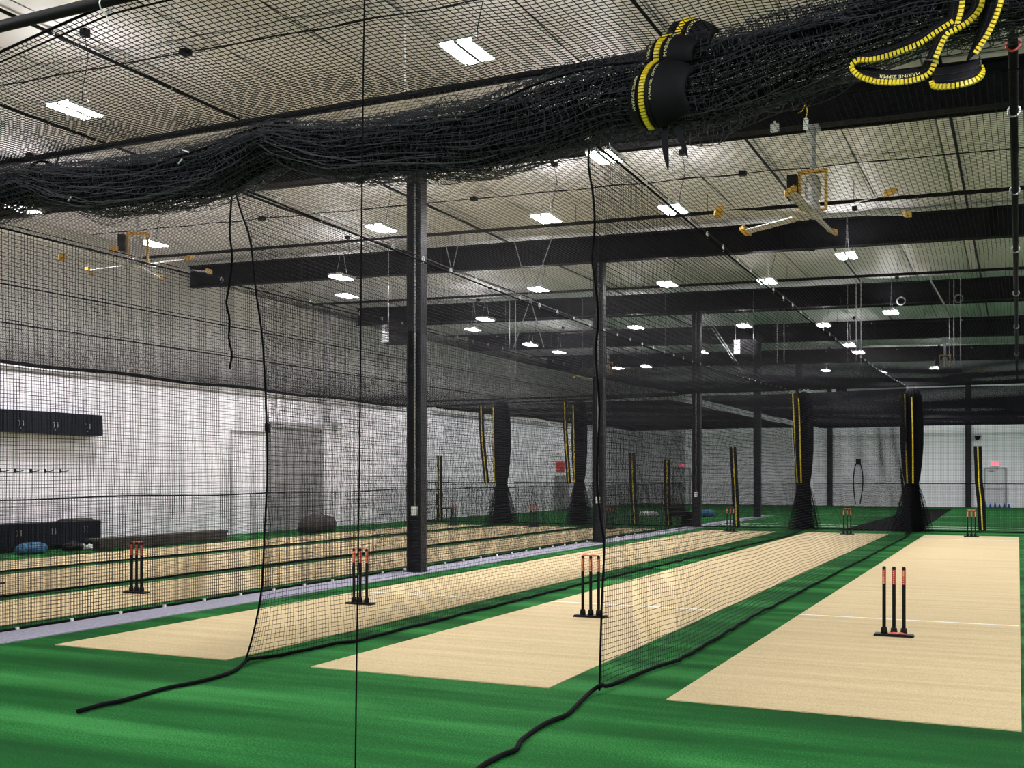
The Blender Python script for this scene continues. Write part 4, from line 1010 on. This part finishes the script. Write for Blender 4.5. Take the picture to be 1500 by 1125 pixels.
def exit_sign(x, z, label):
    t = thing('exit_sign', label, 'sign', (x, YF, z))
    obj('housing', MB().box((x, YF - 0.04, z), (0.42, 0.07, 0.24)), M['white'], t)
    v, ff = text_mesh('EXIT', 0.20); cx_ = (v[:, 0].max() + v[:, 0].min()) / 2
    obj('lettering', MB().add([(x + (p[0] - cx_) * 0.85, YF - 0.078 - p[2] * 4, z - 0.07 + p[1]) for p in v], ff), M['exit'], t)
    obj('face', MB().box((x, YF - 0.077, z), (0.38, 0.004, 0.20)), mat('exit_face_' + str(int(abs(x))), (0.8, 0.35, 0.42), 0.5, emit=((1.0, 0.2, 0.32), 0.8)), t)
exit_sign(-1.12, 2.29, 'red lit exit sign over the far right door')
exit_sign(-18.0, 2.29, 'red lit exit sign over the far left door')
t = thing('rope_loop', 'dark loop of rope hanging on the far wall', 'rope', (-8.0, YF, 1.2))
obj('loop', MB().tube(smooth_line([(-8.05, YF - 0.10, 2.5), (-8.2, YF - 0.10, 2.0), (-8.25, YF - 0.10, 1.2), (-8.15, YF - 0.10, 0.1)], 4), 0.03, 5).tube(smooth_line([(-7.95, YF - 0.10, 2.5), (-7.8, YF - 0.10, 2.0), (-7.75, YF - 0.10, 1.2), (-7.9, YF - 0.10, 0.1)], 4), 0.03, 5), M['rope'], t)
obj('bracket', MB().box((-8.0, YF - 0.05, 2.45), (0.25, 0.1, 0.3)), M['pipe'], t)
t = thing('camera_dome', 'small dark camera dome on the far wall near the exit door', 'camera', (-1.95, YF, 3.75))
obj('dome', MB().lathe([(0.03, -0.22), (0.12, -0.14), (0.14, 0.0)], (-1.95, YF - 0.2, 3.75), 12), M['black'], t, True); obj('bracket', MB().box((-1.95, YF - 0.11, 3.77), (0.4, 0.2, 0.04)), M['pipe'], t)
for k, (x, h_) in enumerate(((-1.55, 0.32), (-1.32, 0.22), (-1.1, 0.27), (-0.88, 0.18), (-0.66, 0.25), (-0.44, 0.2))):
    t = thing('blue_cone', f'small blue cone at the foot of the far exit door, {ORD[k]} from the left', 'cone', (x, YF - 0.45, 0), 'blue cones by the exit door')
    obj('body', MB().lathe([(0.07, 0.02), (0.02, h_), (0.012, h_ + 0.01)], (x, YF - 0.45, 0), 10), M['bluep'], t, True); obj('foot', MB().box((x, YF - 0.45, 0.012), (0.19, 0.19, 0.022)), M['bluep'], t)
tag(obj('fire_bell', MB().box((XL_LOW + 0.05, 51.2, 3.5), (0.10, 0.34, 0.55)).lathe([(0.12, 0), (0.06, 0.1)], (XL_LOW + 0.12, 51.2, 3.5), 10), M['red']), 'red alarm box high on the left wall near the second column', 'alarm')
t = thing('wall_sign', 'red and white sign panel on the left wall behind the second column', 'sign', (XL_LOW, 49.5, 1.9))
obj('panel', MB().box((XL_LOW + 0.02, 49.5, 2.0), (0.03, 1.3, 0.8)), M['white'], t); obj('red_field', MB().box((XL_LOW + 0.04, 49.5, 2.1), (0.01, 1.1, 0.5)), M['red'], t)
tag(obj('padded_panel', MB().box((XL_LOW + 0.08, 49.6, 0.85), (0.14, 1.5, 1.65)).box((XL_LOW + 0.1, 49.6, 0.85), (0.14, 1.3, 1.45)), M['grey']), 'grey padded panel on the left wall under the red sign', 'panel')

# ------------------------------------------------------------------ hanging heaters, rods, coils
def heater(c, label, rz=0.0):
    t = thing('unit_heater', label, 'heater', c)
    obj('cabinet', MB().box(c, (0.75, 0.55, 0.5), rz), M['pipe'], t)
    cs, sn = math.cos(rz), math.sin(rz)
    for k in range(6):
        lx, ly = -0.27, -0.285
        p = (c[0] + lx * cs - ly * sn, c[1] + lx * sn + ly * cs, c[2] - 0.2 + 0.08 * k)
        obj('louvre', MB().box(p, (0.20, 0.03, 0.065), rz), M['heater'], t)
    for s in (-1, 1): obj('hanger_rod', MB().tube([(c[0] + 0.3 * s * cs, c[1] + 0.3 * s * sn, c[2] + 0.25), (c[0] + 0.3 * s * cs, c[1] + 0.3 * s * sn, ceil_z(c[0]) - 0.02)], 0.008, 5), M['galv'], t)
heater((-14.9, 25.0, 5.42), 'black hanging heater with white louvres left of the nearest column', 0.15)
heater((-8.5, 37.2, 6.05), 'grey hanging heater behind the third column top', 0.3)
heater((-8.45, 58.5, 5.9), 'far hanging heater with a bright white face near the end wall', 0.2)
def rods(x, y, z0, z1, dx, label):
    t = thing('hanger_rods', label, 'rods', (x, y, z0))
    for s in (0, 1): obj('rod', MB().tube([(x + dx * s, y, z0), (x + dx * s, y, ceil_z(x + dx * s) - 0.02)], 0.014, 6), M['galv'], t)
    obj('foot_bracket', MB().box((x + dx / 2, y, z0), (dx + 0.16, 0.08, 0.05)), M['galv'], t)
    for s in (0, 1): obj('pulley', MB().torus((x + dx * s, y - 0.02, z0 - 0.03), 0.05, 0.018, 'y', 12, 5), M['galv'], t)
rods(-4.41, 34.0, 4.68, 6.9, 0.14, 'pair of silver hanger rods over the middle pitch end')
rods(-1.69, 34.0, 4.77, 6.9, 0.18, 'pair of silver hanger rods over the right pitch end')
rods(-7.15, 36.0, 4.75, 6.9, 0.22, 'pair of silver hanger rods behind the third column')
rods(-15.4, 33.0, 4.6, 6.9, 0.22, 'pair of silver hanger rods above the left lanes')
t = thing('stay_cables', 'two crossed silver stay cables hanging between the first two columns', 'cable', (-10.6, 24.0, 6))
obj('stay', MB().tube([(-11.2, 24.0, ceil_z(-11) - 0.03), (-10.29, 24.0, 4.73)], 0.010, 5), M['cable'], t); obj('stay', MB().tube([(-9.95, 24.05, ceil_z(-10) - 0.03), (-11.19, 24.05, 4.6)], 0.010, 5), M['cable'], t)
t = thing('stay_cables', 'v-shaped pair of silver stay cables right of the nearest column', 'cable', (-12.8, 24.0, 7))
obj('stay', MB().tube([(-13.05, 24.0, ceil_z(-13) - 0.03), (-12.78, 24.0, 6.75)], 0.010, 5), M['cable'], t); obj('stay', MB().tube([(-12.5, 24.0, ceil_z(-12.5) - 0.03), (-12.78, 24.0, 6.75)], 0.010, 5), M['cable'], t)
t = thing('stay_cables', 'slanted silver stay cables behind the third column', 'cable', (-8.9, 36.2, 6))
obj('stay', MB().tube([(-10.1, 36.2, ceil_z(-10) - 0.03), (-8.0, 36.2, 4.55)], 0.012, 5), M['cable'], t); obj('stay', MB().tube([(-10.0, 36.4, ceil_z(-10) - 0.03), (-8.5, 36.3, 5.4), (-8.0, 36.2, 4.55)], 0.012, 5), M['cable'], t); obj('stay', MB().tube([(-7.7, 36.2, 5.3), (-8.0, 36.2, 4.55)], 0.012, 5), M['cable'], t)
for x, lab in ((-3.2, 'left coil of cable hanging on the third roof beam'), (-1.6, 'right coil of cable hanging on the third roof beam')):
    tag(obj('cable_coil', MB().torus((x, BAY0 + 2 * BAY - 0.17, beam_bot(x) + 0.05), 0.12, 0.018, 'y', 16, 6).torus((x + 0.01, BAY0 + 2 * BAY - 0.20, beam_bot(x) + 0.04), 0.11, 0.014, 'y', 16, 6), M['grey']), lab, 'cable')
tag(obj('drop_conduit', MB().tube(smooth_line([(-2.25, 33.0, ceil_z(-2) - 0.03), (-2.25, 33.0, 7.25), (-2.2, 33.1, 7.1), (-1.85, 34.0, 6.45), (-1.8, 34.2, 6.3)], 4), 0.03, 6), M['galv']), 'bent silver conduit dropping past the third roof beam', 'conduit')
for x, y, lab in ((-1.95, BAY0 - 0.16, 'small pale junction box under the nearest beam beside the fan'),):
    tag(obj('junction_box', MB().box((x - 1.35, y, beam_bot(x) + 0.02), (0.12, 0.06, 0.12)).box((x - 1.35, y, beam_bot(x) + 0.09), (0.03, 0.03, 0.06)), M['heater']), lab, 'box')
